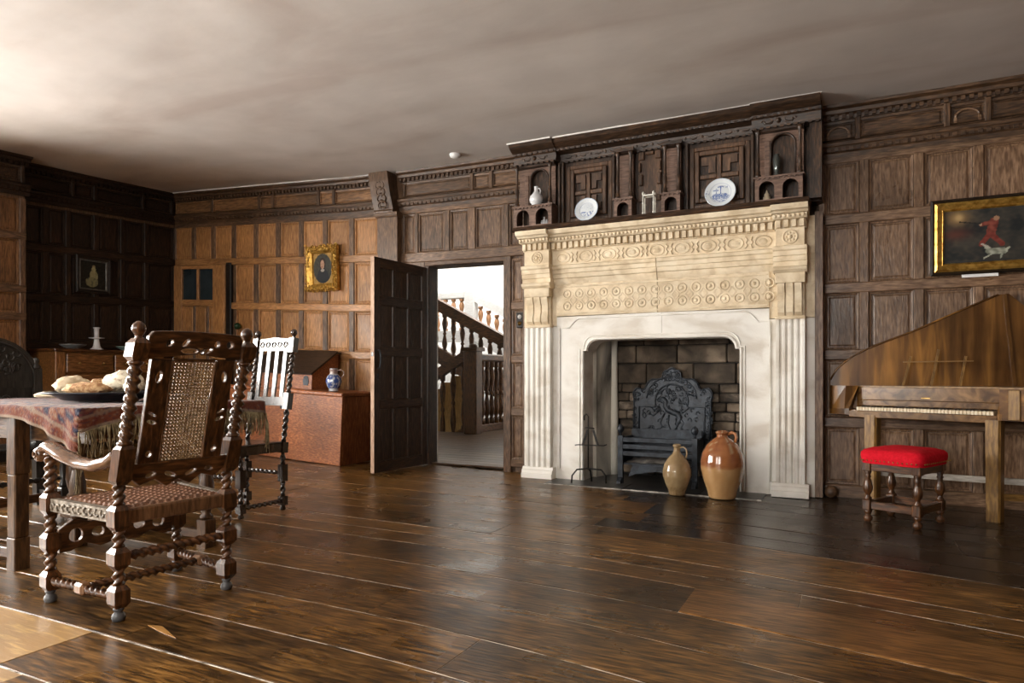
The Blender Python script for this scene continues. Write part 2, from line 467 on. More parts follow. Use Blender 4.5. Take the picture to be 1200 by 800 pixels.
def cornice(mp, u0, u1, par, fm, dent=True):
    n = max(1, int(abs(u1-u0)/.4))
    top = [(-.01, 2.955), (.012, 2.955), (.02, 2.985), (.05, 2.995), (.055, 3.02), (.085, 3.035), (.10, 3.075), (-.01, 3.075)]
    ob('cornice', B(True).prism(top, u0, u1, n, mp), fm('X'), par, fixn=True)
    low = [(-.01, 2.655), (.022, 2.655), (.024, 2.69), (.035, 2.70), (.052, 2.735), (.062, 2.74), (.062, 2.765), (.03, 2.785), (-.01, 2.785)]
    ob('moulding', B(True).prism(low, u0, u1, n, mp), fm('X'), par, fixn=True)
    b = B(True); b.T = None
    k = int(abs(u1-u0)/.052)
    for i in range(k):
        u = u0+(u1-u0)*(i+.5)/k
        for (z0, z1, d) in ((2.958, 2.99, .040), (2.700, 2.728, .050)):
            q = len(b.v)
            for zz in (z0, z1):
                for uu, dd in ((u-.014, 0), (u-.014, d), (u+.014, d), (u+.014, 0)): b.V(*mp(uu, dd, zz))
            for f in ((0, 1, 5, 4), (1, 2, 6, 5), (2, 3, 7, 6), (3, 2, 1, 0), (4, 5, 6, 7)): b.F([q+x for x in f])
    ob('dentil_band', b, fm('X'), par, kind='stuff', fixn=True)
def frieze(mp, edges, par, pm, fm):
    for i, (ua, ub) in enumerate(zip(edges, edges[1:])):
        wall_panel(mp, ua+.012, ub-.012, 2.80, 2.945, pm('X'), par, 'frieze_panel')
        wall_bar('stile', mp, ub-.02, ub+.02, 2.785, 2.955, -.01, .022, fm('Z'), par, True)

DW0 = lambda ax: M('door_oak_'+ax, (.016, .008, .004), (.075, .034, .016), GR[ax], .42, .2, mott=.3, c3=(.036, .017, .008), spec=.3)
back = lambda u, d, z: (u, 5.95-d, z)
R1, R2, R3, R4, RB = 2.175, 1.635, 1.115, .585, .06
# core of the back wall, with the door opening and the chimney opening
b = B(True)
for x0, x1, z0, z1 in ((-8.2, -3.98, 0-.1, 3.4), (-3.98, -3.05, 2.09, 3.4), (-3.05, -2.20, -.1, 3.4), (-2.20, -.79, 1.30, 3.4), (-.79, 3.6, -.1, 3.4)):
    b.box(x0, x1, 5.962, 6.16, z0, z1, n=max(1, int((x1-x0)/.4)))
wb = ob('wall_back', b, oakd('Z'), kind='structure')
# section by the corner
cl = [-7.85, -7.482, -7.126, -6.768, -6.395, -6.036, -5.679, -5.322, -4.944, -4.56]
skip = {(0, 1), (1, 1), (2, 1), (0, 2), (1, 2), (2, 2), (0, 3), (1, 3), (2, 3)}
rows = [2.66, R1, R2, R3, R4, RB]
for i in range(9):
    for j in range(5):
        if i < 3 and j >= 1: continue
        lo = cl[i]+(.035 if i else .0)
        wall_panel(back, cl[i]+.036, cl[i+1]-.036, rows[j+1]+.04, rows[j]-.04, oak('Z'), wb)
        wall_bar('stile', back, cl[i+1]-.036, cl[i+1]+.036, rows[j+1]+.04, rows[j]-.04, -.01, .02, oakd('Z'), wb, True)
for j, z in enumerate(rows[1:]):
    wall_bar('rail', back, -7.85 if j == 0 else -6.80, -4.53, z-.04, z+.04, -.01, .02, oak('X'), wb)
wall_bar('stile', back, -7.85, -7.81, .0, 2.66, -.01, .02, oakd('Z'), wb, True)
wall_bar('rail', back, -7.85, -4.53, 2.615, 2.662, -.01, .02, oakd('X'), wb)
oakm = lambda ax: M('oak_cornice_'+ax, (.036, .018, .009), (.15, .080, .040), GR[ax], .45, .25, rnd=.1, mott=.35, c3=(.080, .042, .020))
cornice(back, -7.85, -4.50, wb, oakm)
frieze(back, [-7.84, -7.15, -6.35, -6.12, -5.42, -5.20, -4.55], wb, lambda ax: M('oak_frieze_'+ax, (.10, .047, .018), (.33, .170, .072), GR[ax], .45, .25, rnd=.2, mott=.4), oakm)
# pilaster with carved bracket beside the door
pil = B(True); pil.prism([(-.01, 0), (.10, 0), (.10, 2.60), (-.01, 2.60)], -4.52, -4.27, 1, back)
ob('pilaster', pil, oakd('Z'), wb, fixn=True)
pb = B(True)
prof = [(0, 2.60), (.115, 2.60), (.125, 2.64), (.115, 2.66), (.14, 2.80), (.155, 2.955), (.155, 3.07), (0, 3.07)]
pb.prism(prof, -4.575, -4.33, 1, lambda u, d, z: (u+(2.8-z)*.12, 5.95-d, z))
br = ob('bracket', pb, oakd('Z'), wb, fixn=True)
c = B(True)
for k in range(4):
    zc = 2.70+.07*k; dd = .125+.05*(zc-2.66)
    for sx in (-1, 1):
        c.tube([(-4.445+(2.8-zc)*.12+sx*.02+sx*.035*math.sin(t), 5.95-dd-.012, zc+.035*math.cos(t)) for t in [i*PI/5 for i in range(8)]], .007, 5)
    c.blob((-4.445+(2.8-zc)*.12, 5.95-dd-.012, zc+.03), (.014, .01, .014), 6, 4)
ob('carving', c, oakd('Z'), br, kind='stuff')
ob('band', B(True).prism([(0, 2.575), (.118, 2.575), (.128, 2.59), (.128, 2.62), (.118, 2.63), (0, 2.63)], -4.535, -4.255, 1, back), oakd('X'), wb, fixn=True)
# over the door
for a, e in ((-4.258, -4.106), (-4.063, -3.748), (-3.677, -3.456), (-3.377, -3.069), (-3.004, -2.84)):
    wall_panel(back, a, e, 2.20, 2.61, oakd('Z'), wb)
for a, e in ((-4.275, -4.258), (-4.106, -4.063), (-3.748, -3.677), (-3.456, -3.377), (-3.069, -3.004), (-2.84, -2.79)):
    wall_bar('stile', back, a, e, 2.20, 2.61, -.01, .02, oakd('Z'), wb, True)
wall_bar('rail', back, -4.27, -2.79, 2.61, 2.66, -.01, .02, oakd('X'), wb)
wall_bar('rail', back, -4.27, -2.79, 2.10, 2.20, -.01, .024, oakd('X'), wb)
wall_bar('lintel', back, -3.97, -3.03, 2.055, 2.10, -.21, .03, oakd('X'), wb)
cornice(back, -4.30, -2.72, wb, oakm)
frieze(back, [-4.27, -3.42, -3.20, -2.78], wb, oakd, oakd)
# strip between door and chimneypiece
rs = [2.11, R2-.02, R3-.015, R4, .09]
for zt, zb in zip(rs, rs[1:]):
    wall_panel(back, -2.976, -2.843, zb+.035, zt-.035, oakg('Z'), wb)
for z in rs[1:]: wall_bar('rail', back, -2.99, -2.82, z-.037, z+.037, -.01, .02, oakg('X'), wb)
wall_bar('stile', back, -2.843, -2.765, .0, 2.2, -.01, .035, oakg('Z'), wb, True)
wall_bar('stile', back, -3.058, -2.976, .0, 2.1, -.215, .028, oakd('Z'), wb, True)
wall_bar('stile', back, -3.985, -3.925, .0, 2.1, -.13, .022, DW0('Z'), wb, True)
wall_bar('stile', back, -4.27, -3.985, .0, 2.1, -.01, .018, oakd('Z'), wb, True)
# section right of the chimneypiece
cr = [-.235, .0735, .439, .81, 1.18, 1.55, 1.92, 2.29, 2.66, 3.03, 3.4]
for i in range(10):
    for j in range(5):
        wall_panel(back, cr[i]+.034, cr[i+1]-.034, rows[j+1]+.04, rows[j]-.04, oakg('Z'), wb)
        wall_bar('stile', back, cr[i+1]-.034, cr[i+1]+.034, rows[j+1]+.04, rows[j]-.04, -.01, .02, oakg('Z'), wb, True)
for z in rows[1:]: wall_bar('rail', back, -.235, 3.45, z-.04, z+.04, -.01, .02, oakg('X'), wb)
wall_bar('stile', back, -.25, -.2, .0, 2.66, -.01, .02, oakg('Z'), wb, True)
wall_bar('rail', back, -.235, 3.45, 2.61, 2.66, -.01, .02, oakg('X'), wb)
cornice(back, -.25, 3.45, wb, oakm)
frieze(back, [-.24, .03, .62, .87, 1.5, 1.75, 2.4, 2.65, 3.3], wb, oakm, oakm)
for xa in (-.105, .745, 1.625):      # little carved arches in the short frieze panels
    c = B(True); c.tube([(xa+.075*math.cos(t), 5.945, 2.84+.06*math.sin(t)) for t in [PI*i/8 for i in range(9)]], .009, 5)
    for sx in (-1, 1): c.box(xa+sx*.075-.009, xa+sx*.075+.009, 5.937, 5.955, 2.805, 2.84)
    ob('carved_arch', c, oakg('X'), wb)
tr = B(True); tr.box(-.245, -.218, 5.915, 5.935, .03, 1.16, n=1)
ob('trim_1', tr, oakg('Z'), kind='structure')
bb = B(True).prism([(0, .0), (.03, .0), (.03, .09), (.02, .10), (0, .10)], -.2, 3.45, 8, back)
ob('baseboard_back', bb, oakg('X'), kind='structure', fixn=True)

# ---------- left wall: recess, then a part that stands forward, then the windows outside the frame
rec = lambda u, d, z: (-7.85+d, u, z)
fwd = lambda u, d, z: (-7.60+d, u, z)
b = B(True)
b.box(-8.1, -7.862, 3.9, 6.1, -.1, 3.4, n=4, ax=1)
b.box(-8.1, -7.612, 3.0, 4.03, -.1, 3.4, n=3, ax=1)
ys = [(-1.8, -.6), (-.1, 1.1), (1.6, 2.8)]
b.box(-7.9, -7.612, -3.3, 3.0, -.1, .90); b.box(-7.9, -7.612, -3.3, 3.0, 2.6, 3.4)
for y0, y1 in ((-3.3, -1.8), (-.6, -.1), (1.1, 1.6), (2.8, 3.0)): b.box(-7.9, -7.612, y0, y1, .9, 2.6)
wl = ob('wall_left', b, oakd('Z'), kind='structure')
cl2 = [4.03, 4.36, 4.60, 4.914, 5.234, 5.543, 5.95]
for i in range(6):
    for j in range(5):
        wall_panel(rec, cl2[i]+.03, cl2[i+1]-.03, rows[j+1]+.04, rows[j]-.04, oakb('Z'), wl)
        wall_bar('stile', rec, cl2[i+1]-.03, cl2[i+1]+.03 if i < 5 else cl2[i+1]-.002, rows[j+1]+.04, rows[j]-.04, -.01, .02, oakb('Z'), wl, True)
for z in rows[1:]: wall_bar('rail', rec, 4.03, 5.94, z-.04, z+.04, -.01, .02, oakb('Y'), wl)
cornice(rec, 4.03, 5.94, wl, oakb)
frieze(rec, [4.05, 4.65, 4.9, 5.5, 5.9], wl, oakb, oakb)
cl3 = [3.02, 3.32, 3.62, 4.0]
rows3 = [2.66, 2.24, 1.70, 1.42, .96, .5, .06]
for i in range(3):
    for j in range(6):
        wall_panel(fwd, cl3[i]+.03, cl3[i+1]-.03, rows3[j+1]+.035, rows3[j]-.035, M('oak_side_panel', (.085, .037, .013), (.24, .115, .044), GR['Z'], .46, .22, rnd=.16, mott=.3), wl)
        wall_bar('stile', fwd, cl3[i+1]-.03, cl3[i+1]+.03, rows3[j+1]+.035, rows3[j]-.035, -.01, .02, oakd('Z'), wl, True)
for z in rows3[1:]: wall_bar('rail', fwd, 3.0, 4.03, z-.035, z+.035, -.01, .02, oakd('Y'), wl)
cornice(fwd, 3.0, 4.06, wl, oakb)
frieze(fwd, [3.02, 3.40, 3.72, 4.0], wl, oakc, oakc)
# windows (frame and stone mullions), out of the frame on the left and behind the camera
FRAMEM = M('window_stone', (.40, .36, .30), (.55, .50, .43), (8, 8, 8), .8)
for k, (y0, y1) in enumerate(ys):
    b = B(); x0, x1 = -7.80, -7.72
    for yy in (y0, (2*y0+y1)/3, (y0+2*y1)/3, y1): b.box(x0, x1, yy-.03, yy+.03, .9, 2.6)
    for zz in (.92, 1.95, 2.58): b.box(x0, x1, y0, y1, zz-.03, zz+.03)
    ob('window_%d' % (k+1), b, FRAMEM, kind='structure')
b = B()
for x0, x1, z0, z1 in ((-8.2, 3.6, -.1, 1.0), (-8.2, 3.6, 2.75, 3.4), (-8.2, -4.6, 1, 2.75), (-3.4, -2.3, 1, 2.75), (-1.1, 3.6, 1, 2.75)):
    b.box(x0, x1, -3.35, -3.12, z0, z1)
ob('wall_front', b, oakd('X'), kind='structure')
for k, (x0, x1) in enumerate(((-4.6, -3.4), (-2.3, -1.1))):
    b = B()
    for xx in (x0, (2*x0+x1)/3, (x0+2*x1)/3, x1): b.box(xx-.03, xx+.03, -3.28, -3.20, 1.0, 2.75)
    for zz in (1.02, 2.1, 2.73): b.box(x0, x1, -3.28, -3.20, zz-.03, zz+.03)
    ob('window_%d' % (k+4), b, FRAMEM, kind='structure')
b = B(); b.box(3.42, 3.62, -3.3, 6.1, -.1, 3.4)
ob('wall_right', b, oakd('Z'), kind='structure')

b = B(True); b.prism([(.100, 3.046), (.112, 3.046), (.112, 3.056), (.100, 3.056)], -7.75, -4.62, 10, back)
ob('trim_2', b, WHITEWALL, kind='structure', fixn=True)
#@@PART2
# ================================================================ DOORS
# door_2: narrow cupboard door with two dark panes in the corner section of the panelling
d2 = bpy.data.objects.new('door_2', None); COL.objects.link(d2); d2['kind'] = 'structure'
bk2 = lambda u, d, z: (u, 5.945-d, z)
for a, e in ((-7.81, -7.66), (-7.10, -6.89)): wall_bar('stile', bk2, a, e, .06, 2.13, 0, .045, oak('Z'), d2, True)
for z0, z1 in ((2.085, 2.13), (1.62, 1.70), (1.05, 1.13), (.06, .16)): wall_bar('rail', bk2, -7.66, -7.10, z0, z1, 0, .043, oak('X'), d2)
wall_bar('mullion', bk2, -7.395, -7.355, 1.70, 2.085, 0, .042, oak('Z'), d2, True)
for a, e in ((-7.66, -7.395), (-7.355, -7.10)):
    b = B(True); b.box(a, e, 5.925, 5.935, 1.70, 2.085); ob('pane', b, LEAD, d2)
for a, e in ((-7.66, -7.46), (-7.42, -7.22), (-7.18, -7.10)):
    for zt, zb in ((1.62, 1.13), (1.05, .16)): wall_panel(lambda u, d, z: (u, 5.925-d, z), a, e, zb, zt, oak('Z'), d2)
for u in (-7.44, -7.20): wall_bar('muntin', bk2, u-.02, u+.02, .16, 1.62, 0, .04, oakd('Z'), d2, True)
wall_bar('jamb', bk2, -6.885, -6.80, 0, 2.16, -.005, .03, BLACKW, d2, True)

# door_1: the open panelled door, hinged on the opening's far jamb, swung towards the camera
hx, hy = -3.945, 5.90
fx, fy = -4.005, 5.105
ang = math.atan2(fy-hy, fx-hx); dl = math.hypot(fx-hx, fy-hy)
d1 = bpy.data.objects.new('door_1', None); COL.objects.link(d1); d1['kind'] = 'structure'
d1.location = (hx, hy, .04); d1.rotation_euler = (0, 0, ang)
DH = 2.02
us = [0, .075, .288, .318, .518, .548, dl-.075, dl]
def dbar(name, u0, u1, z0, z1, t0=-.022, t1=.022, mat=None):
    return ob(name, B().cbox(u0, u1, t0, t1, z0, z1, .004), mat or walnut('Z'), d1)
DW = lambda ax: M('door_oak_'+ax, (.016, .008, .004), (.075, .034, .016), GR[ax], .42, .2, mott=.3, c3=(.036, .017, .008), spec=.3)
dbar('stile', 0, .08, 0, DH, mat=DW('Z')); dbar('stile', dl-.08, dl, 0, DH, mat=DW('Z'))
zr = [0, .10, .60, .68, 1.10, 1.18, 1.58, 1.66, DH-.09, DH]
for k in range(0, 10, 2): dbar('rail', .08, dl-.08, zr[k], zr[k+1], mat=DW('X'))
pw = (dl-.16-.06)/3
for r in range(4):
    z0, z1 = zr[2*r+1], zr[2*r+2]
    for k in range(3):
        u0 = .08+k*(pw+.03)
        b = B()
        for sgn in (1, -1):
            q = len(b.v); rings = [(0, .020), (.006, .020), (.012, .008), (.02, .008)]
            for o, t in rings:
                for u, z in ((u0+o, z0+o), (u0+pw-o, z0+o), (u0+pw-o, z1-o), (u0+o, z1-o)): b.V(u, sgn*t, z)
            for i in range(3):
                for j in range(4): b.F((q+4*i+j, q+4*i+(j+1) % 4, q+4*i+4+(j+1) % 4, q+4*i+4+j))
            b.F((q+12, q+13, q+14, q+15))
        ob('panel', b, DW('Z'), d1)
        if k: dbar('muntin', u0-.03, u0, z0, z1, -.019, .019, DW('Z'))
b = B(); b.tube([(dl-.045, .022, .98), (dl-.045, .05, .985), (dl-.045, .058, 1.03), (dl-.045, .058, 1.10), (dl-.045, .05, 1.145), (dl-.045, .022, 1.15)], .008, 8)
b.cbox(dl-.06, dl-.03, .02, .03, .87, .93); ob('door_handle', b, IRON, d1)
ob('edge_strip', B().cbox(dl-.0005, dl+.003, -.022, .022, 0, DH, .001), M('lit_oak_edge', (.36, .21, .13), (.60, .40, .27), GR['Z'], .6, .2, mott=.2), d1)  # added strip, its pale colour imitates daylight on the door's free edge
b = B(); b.cbox(dl-.001, dl+.006, -.015, .015, 1.09, 1.13, .002); ob('latch', b, BLACKW, d1)

# switch plate on the panel strip
st = thing('switch_plate', 'small dark double switch plate on the narrow panel between doorway and fireplace', 'switch', (-2.884, 5.948, 1.475+S(-2.884, 5.95)))
ob('plate', B().cbox(-.038, .038, -.016, 0, -.075, .075, .005), BLACKW, st)
for z in (-.032, .032):
    k = ob('switch', B().lathe([(.020, 0), (.020, .006), (.012, .008), (.010, .018), (0, .020)], (0, -.016, z), 12, (0, -1, 0)), PAPER if z > 0 else BRASS, st)

# ================================================================ CHIMNEYPIECE (stone)
fp = thing('fireplace', 'cream and white carved stone fireplace surround with fluted pilasters and arched opening', 'fireplace', (0, 0, S(-1.5, 5.8)))
fr = lambda a, z, t: (a, 5.78-t, z)      # t = how far it stands out from the stone field
# white stone lintel and jambs with the four-centred opening
OL, OR, OT, SP = -2.167, -.826, 1.262, 1.165
def opening(g=0):
    L, R, T = OL-g, OR+g, OT+g
    sp = SP+g*.5
    pts = [(R, 0), (R, sp)]+[(R-.035-.10*(1-math.cos(t)), sp+(T-sp)*math.sin(t)) for t in [PI/2*i/7 for i in range(8)]]
    m = [(L+R-x, z) for x, z in pts][::-1]
    return pts+m
op = opening()
outer_r = [(-.60, 0), (-.60, 1.48), (-1.46, 1.485)]; outer_l = [(-1.46, 1.485), (-2.43, 1.48), (-2.43, 0)]
half = len(op)//2
b = B().plate([(OR, 0)]+outer_r+[(-1.46, OT)]+op[:half][::-1], [], .24, lambda a, z, t: (a, 5.78+.24-t-.0, z))
ob('lintel_stone', b, WSTONE, fp, fixn=True)
b = B().plate([(-1.463, OT)]+[(-1.463, 1.485)]+outer_l[1:]+[(OL, 0)]+op[half:][::-1], [], .24, lambda a, z, t: (a, 5.78+.24-t, z))
ob('lintel_stone', b, WSTONE, fp, fixn=True)
for g, rr in ((.012, .011), (.040, .006)):
    pts = [(a, 5.778, z) for a, z in opening(g)]
    ob('moulding', B().tube(pts, rr, 6), WSTONE, fp)
sh = [(-2.40, .1), (-2.40, 1.375), (-2.31, 1.378)]+[(-2.31+.11*t, 1.378+.085*(math.sin(t*PI/2))) for t in (.25, .5, .75, 1)]
sh = sh+[(-2.993-x, z) for x, z in sh[::-1]]
ob('moulding', B().tube([(a, 5.777, z) for a, z in sh], .007, 6), WSTONE, fp)
# backing slabs
ob('backing_slab', B().box(-2.765, -2.43, 5.79, 5.96, 0, 1.395), WSTONE, fp); ob('backing_slab', B().box(-2.765, -2.43, 5.79, 5.96, 1.40, 2.19), CREAM, fp)
ob('backing_slab', B().box(-.60, -.268, 5.79, 5.96, 0, 1.395), WSTONE, fp); ob('backing_slab', B().box(-.60, -.268, 5.79, 5.96, 1.40, 2.19), CREAM, fp)
# upper body
ob('frieze_block', B().box(-2.43, -1.503, 5.775, 5.96, 1.488, 1.775), CREAM, fp)
ob('frieze_block', B().box(-1.497, -.60, 5.775, 5.96, 1.488, 1.775), CREAM, fp)
ar = [(-.05, 1.775), (.008, 1.775), (.015, 1.80), (.018, 1.825), (.032, 1.83), (.034, 1.868), (.045, 1.872), (.047, 1.905), (.06, 1.915), (.062, 1.94), (.03, 1.95), (-.05, 1.95)]
pm_ = lambda u, d, z: (u, 5.78-d, z)
for a, e in ((-2.47, -1.503), (-1.497, -.545)): ob('architrave', B().prism(ar, a, e, 1, pm_), CREAM, fp, fixn=True)
ob('frieze_block', B().box(-2.47, -.545, 5.765, 5.96, 1.95, 2.085), CREAM, fp)
# carved frieze, top: linked ovals and straps
n_ = 6
for k in range(9):
    x = -2.36+k*.2145
    nm = B()
    if k % 2 == 0 or True:
        nm.tube([(x+.062*math.cos(t), 5.766, 2.015+.045*math.sin(t)) for t in [2*PI*i/16 for i in range(16)]], .0075, 6, close=True)
        nm.blob((x, 5.768, 2.015), (.040, .009, .028), 10, 6)
    ob('carved_oval', nm, CREAM, fp)
    if k < 8:
        q = B(); xx = x+.107
        q.tube([(xx-.03, 5.763, 2.06), (xx-.012, 5.760, 2.035), (xx-.03, 5.763, 2.015), (xx-.012, 5.76, 1.995), (xx-.03, 5.763, 1.97)], .006, 5)
        q.tube([(xx+.03, 5.763, 2.06), (xx+.012, 5.760, 2.035), (xx+.03, 5.763, 2.015), (xx+.012, 5.76, 1.995), (xx+.03, 5.763, 1.97)], .006, 5)
        ob('carved_strap', q, CREAM, fp)
# lower frieze: two rows of rings joined by lozenges
for r, z in enumerate((1.685, 1.575)):
    for k in range(16):
        x = -2.33+k*.1155
        q = B().tube([(x+.036*math.cos(t), 5.775, z+.036*math.sin(t)) for t in [2*PI*i/14 for i in range(14)]], .006, 6, close=True)
        q.lathe([(.017, 0), (.012, .005), (0, .006)], (x, 5.776, z), 8, (0, -1, 0))
        ob('carved_ring', q, CREAM, fp)
for k in range(15):
    x = -2.272+k*.1155
    q = B()
    pts = [(x, 1.672), (x+.034, 1.63), (x, 1.588), (x-.034, 1.63)]
    for (a, c), (a2, c2) in zip(pts, pts[1:]+pts[:1]): q.obox((a, 5.775, c), (a2, 5.775, c2), .010, .008, (0, 1, 0))
    ob('carved_lozenge', q, CREAM, fp)
for z in (1.752, 1.508): ob('fillet', B().box(-2.42, -.61, 5.766, 5.78, z-.006, z+.006), CREAM, fp)
# pilasters
def pilaster(x0, x1):
    p = bpy.data.objects.new('pilaster', None); COL.objects.link(p); p.parent = fp
    w_ = x1-x0; xc = (x0+x1)/2
    ob('base', B().prism([(0, 0), (.115, 0), (.115, .045), (.105, .05), (.10, .075), (.085, .085), (.08, .105), (0, .105)], x0-.03, x1+.03, 1, lambda u, d, z: (u, 5.80-d, z)), WSTONE, p, fixn=True)
    # fluted shaft: a comb profile in plan
    nfl = 4; prof = []
    yb, yf = 5.80, 5.722
    fw = (w_-.03)/nfl
    prof.append((x0, yb)); prof.append((x0, yf))
    for k in range(nfl):
        a = x0+.015+k*fw
        for t in range(0, 7): prof.append((a+.008+(fw-.016)*t/6, yf+.016*math.sin(PI*t/6)))
    prof += [(x1, yf), (x1, yb)]
    b = B(); q = len(b.v); kk = len(prof)
    for z in (.105, 1.385):
        for x, y in prof: b.V(x, y, z)
    for j in range(kk): b.F((q+j, q+(j+1) % kk, q+kk+(j+1) % kk, q+kk+j))
    b.F([q+kk+j for j in range(kk)])
    ob('shaft', b, WSTONE, p, fixn=True)
    ob('necking', B().cbox(x0-.006, x1+.006, 5.712, 5.80, 1.385, 1.41, .005), CREAM, p)
    # scrolled console with two deep channels
    for k in range(3):
        a = x0+.012+k*(w_-.024)/3; e = a+(w_-.024)/3-.010
        pr = [(-.02, 1.41), (.045, 1.41), (.075, 1.44), (.078, 1.475), (.058, 1.53), (.062, 1.59), (.085, 1.64), (.088, 1.665), (-.02, 1.665)]
        ob('console', B().prism(pr, a, e, 1, lambda u, d, z: (u, 5.79-d, z)), CREAM, p, fixn=True)
    ob('console_back', B().box(x0+.004, x1-.004, 5.748, 5.80, 1.41, 1.665), CREAM, p)
    ob('cap_block', B().cbox(x0-.004, x1+.004, 5.692, 5.80, 1.665, 1.745, .004), CREAM, p)
    cp = [(-.02, 1.745), (.10, 1.745), (.125, 1.765), (.13, 1.785), (.10, 1.795), (.098, 1.83), (.108, 1.835), (.11, 1.87), (.12, 1.876), (.122, 1.91), (.135, 1.92), (.137, 1.945), (.10, 1.955), (-.02, 1.955)]
    ob('capital', B().prism(cp, x0-.018, x1+.018, 1, lambda u, d, z: (u, 5.79-d, z)), CREAM, p, fixn=True)
    ob('rosette_block', B().cbox(x0, x1, 5.70, 5.80, 1.955, 2.09, .003), CREAM, p)
    r = B().tube([(xc+.052*math.cos(t), 5.699, 2.022+.052*math.sin(t)) for t in [2*PI*i/18 for i in range(18)]], .007, 6, close=True)
    r.lathe([(.018, 0), (.012, .010), (0, .012)], (xc, 5.70, 2.022), 10, (0, -1, 0))
    for i in range(8):
        t = 2*PI*i/8; r.blob((xc+.031*math.cos(t), 5.699, 2.022+.031*math.sin(t)), (.010, .006, .010), 6, 4)
    ob('rosette', r, CREAM, p)
pilaster(-2.72, -2.475)
pilaster(-.545, -.335)
# mantel shelf: dentils, bead course and crown
def courses(x0, x1, proud):
    f = lambda u, d, z: (u, 5.78-d-proud, z)
    ob('bed_moulding', B().prism([(-.1, 2.085), (.012, 2.085), (.014, 2.15), (-.1, 2.15)], x0, x1, 1, f), CREAM, fp, fixn=True)
    k = int(round((x1-x0)/.056))
    for i in range(k):
        u = x0+(x1-x0)*(i+.5)/k
        if x1-x0 > .5: dn.append((u, 5.78-proud-.014))
        else: dn.append((u, 5.78-proud-.014))
    ob('bead_course', B().prism([(-.1, 2.15), (.07, 2.15), (.085, 2.16), (.09, 2.185), (-.1, 2.19)], x0-.01, x1+.01, 1, f), CREAM, fp, fixn=True)
    q = B()
    for i in range(int((x1-x0+.02)/.034)):
        u = x0-.01+.017+i*.034; q.blob((u, 5.78-proud-.088, 2.171), (.014, .010, .014), 7, 5)
    ob('bead_row', q, CREAM, fp, kind='stuff')
    ob('crown', B().prism([(-.1, 2.19), (.10, 2.19), (.115, 2.205), (.14, 2.212), (.15, 2.235), (.15, 2.25), (-.1, 2.25)], x0-.02, x1+.02, 1, f), CREAM, fp, fixn=True)
dn = []
courses(-2.46, -.555, 0.03); courses(-2.73, -2.465, .075); courses(-.55, -.325, .075)
src = None
for u, y in dn:
    if src is None:
        src = ob('dentil', B().box(-.016, .016, -.042, .0, -.028, .028), CREAM, fp, loc=(u, y, 2.118))
    else: share(src, fp, (u, y, 2.118))
# wooden edging strips beside the stone
ob('edging', B().box(-.268, -.212, 5.80, 5.96, 0, 2.22), oakg('Z'), fp)
ob('edging', B().box(-2.79, -2.765, 5.83, 5.96, 0, 2.15), oakg('Z'), fp)

# hearth recess: sooty plaster cheeks, coursed stone back
SOOTP = M('sooty_plaster', (.040, .036, .032), (.80, .75, .64), (3, 3, 1.0), .85, .2, c3=(.42, .39, .33), lo=.34, hi=.58, mott=.2)
BRK = M('sooty_stone', (.045, .033, .022), (.21, .160, .112), (5, 5, 5), .9, .8, rnd=.4, mott=.45, c3=(.110, .082, .057), bscale=25)
LB = M('lime_stone', (.060, .048, .036), (.38, .31, .24), (9, 9, 14), .9, .8, rnd=.3, mott=.4, c3=(.15, .115, .085), bscale=25)
SOOT = M('soot', (.008, .007, .006), (.022, .019, .017), (8, 8, 8), .9)
hb = B(); hb.box(-2.25, -.72, 6.37, 6.5, -.05, 2.2); hb.box(-.80, -.70, 5.96, 6.4, -.05, 2.2)
ob('chimney_back', hb, SOOT, fp)
b = B(); q = [(-2.30, 6.02), (-2.135, 6.02), (-2.04, 6.36), (-2.04, 6.42), (-2.30, 6.42)]
base = len(b.v)
for z in (-.05, 2.2):
    for x, y in q: b.V(x, y, z)
for j in range(5): b.F((base+j, base+(j+1) % 5, base+5+(j+1) % 5, base+5+j))
ob('hearth_cheek', b, SOOTP, fp, fixn=True)
b = B(); b.tube([(-2.062, 6.30, z) for z in (-.02, .3, .7, 1.0, 1.5)], [.05, .05, .045, .04, .04], 10); ob('plaster_roll', b, M('pale_plaster', (.34, .31, .26), (.78, .74, .64), (3, 3, 1.5), .8, .2, lo=.3, hi=.5), fp)
random.seed(11)
z = .02
row = 0
while z < 1.5:
    h = .085 if .33 < z < .80 else random.choice((.14, .17, .19))
    x = -2.05-(.18 if row % 2 else .05)
    while x < -.80:
        L_ = random.uniform(.16, .26) if h < .1 else random.uniform(.28, .46)
        xa, xb = max(x, -2.045), min(x+L_, -.80)
        if xb-xa > .04:
            o = random.uniform(0, .014)
            ob('stone_block', B().cbox(xa+.004, xb-.004, 6.335-o, 6.38, z+.004, z+h-.004, .010), LB if (.40 < z < .76 and random.random() < .75) else BRK, fp)
        x += L_
    z += h; row += 1
hs = B(); hs.box(-2.20, -.80, 5.76, 6.40, -.05, .004); 
ob('hearth_floor', hs, SLATE, fp)

# hearth slab let into the boards in front
sl = thing('hearth_slab', 'dark slate hearth slabs set flush in the boards before the fireplace', 'hearth', (0, 0, S(-1.5, 5.6)))
for a, e in ((-2.42, -1.72), (-1.715, -1.1), (-1.095, -.62)):
    ob('slab', B().cbox(a, e, 5.47, 5.76, -.03, .008, .004), SLATE, sl)

ob('slab_edge', B().cbox(-2.42, -.62, 5.452, 5.466, -.02, .007, .002), M('worn_slab_edge', (.16, .15, .13), (.55, .52, .46), (14, 40, 40), .6, .3, lo=.42, hi=.6), sl)
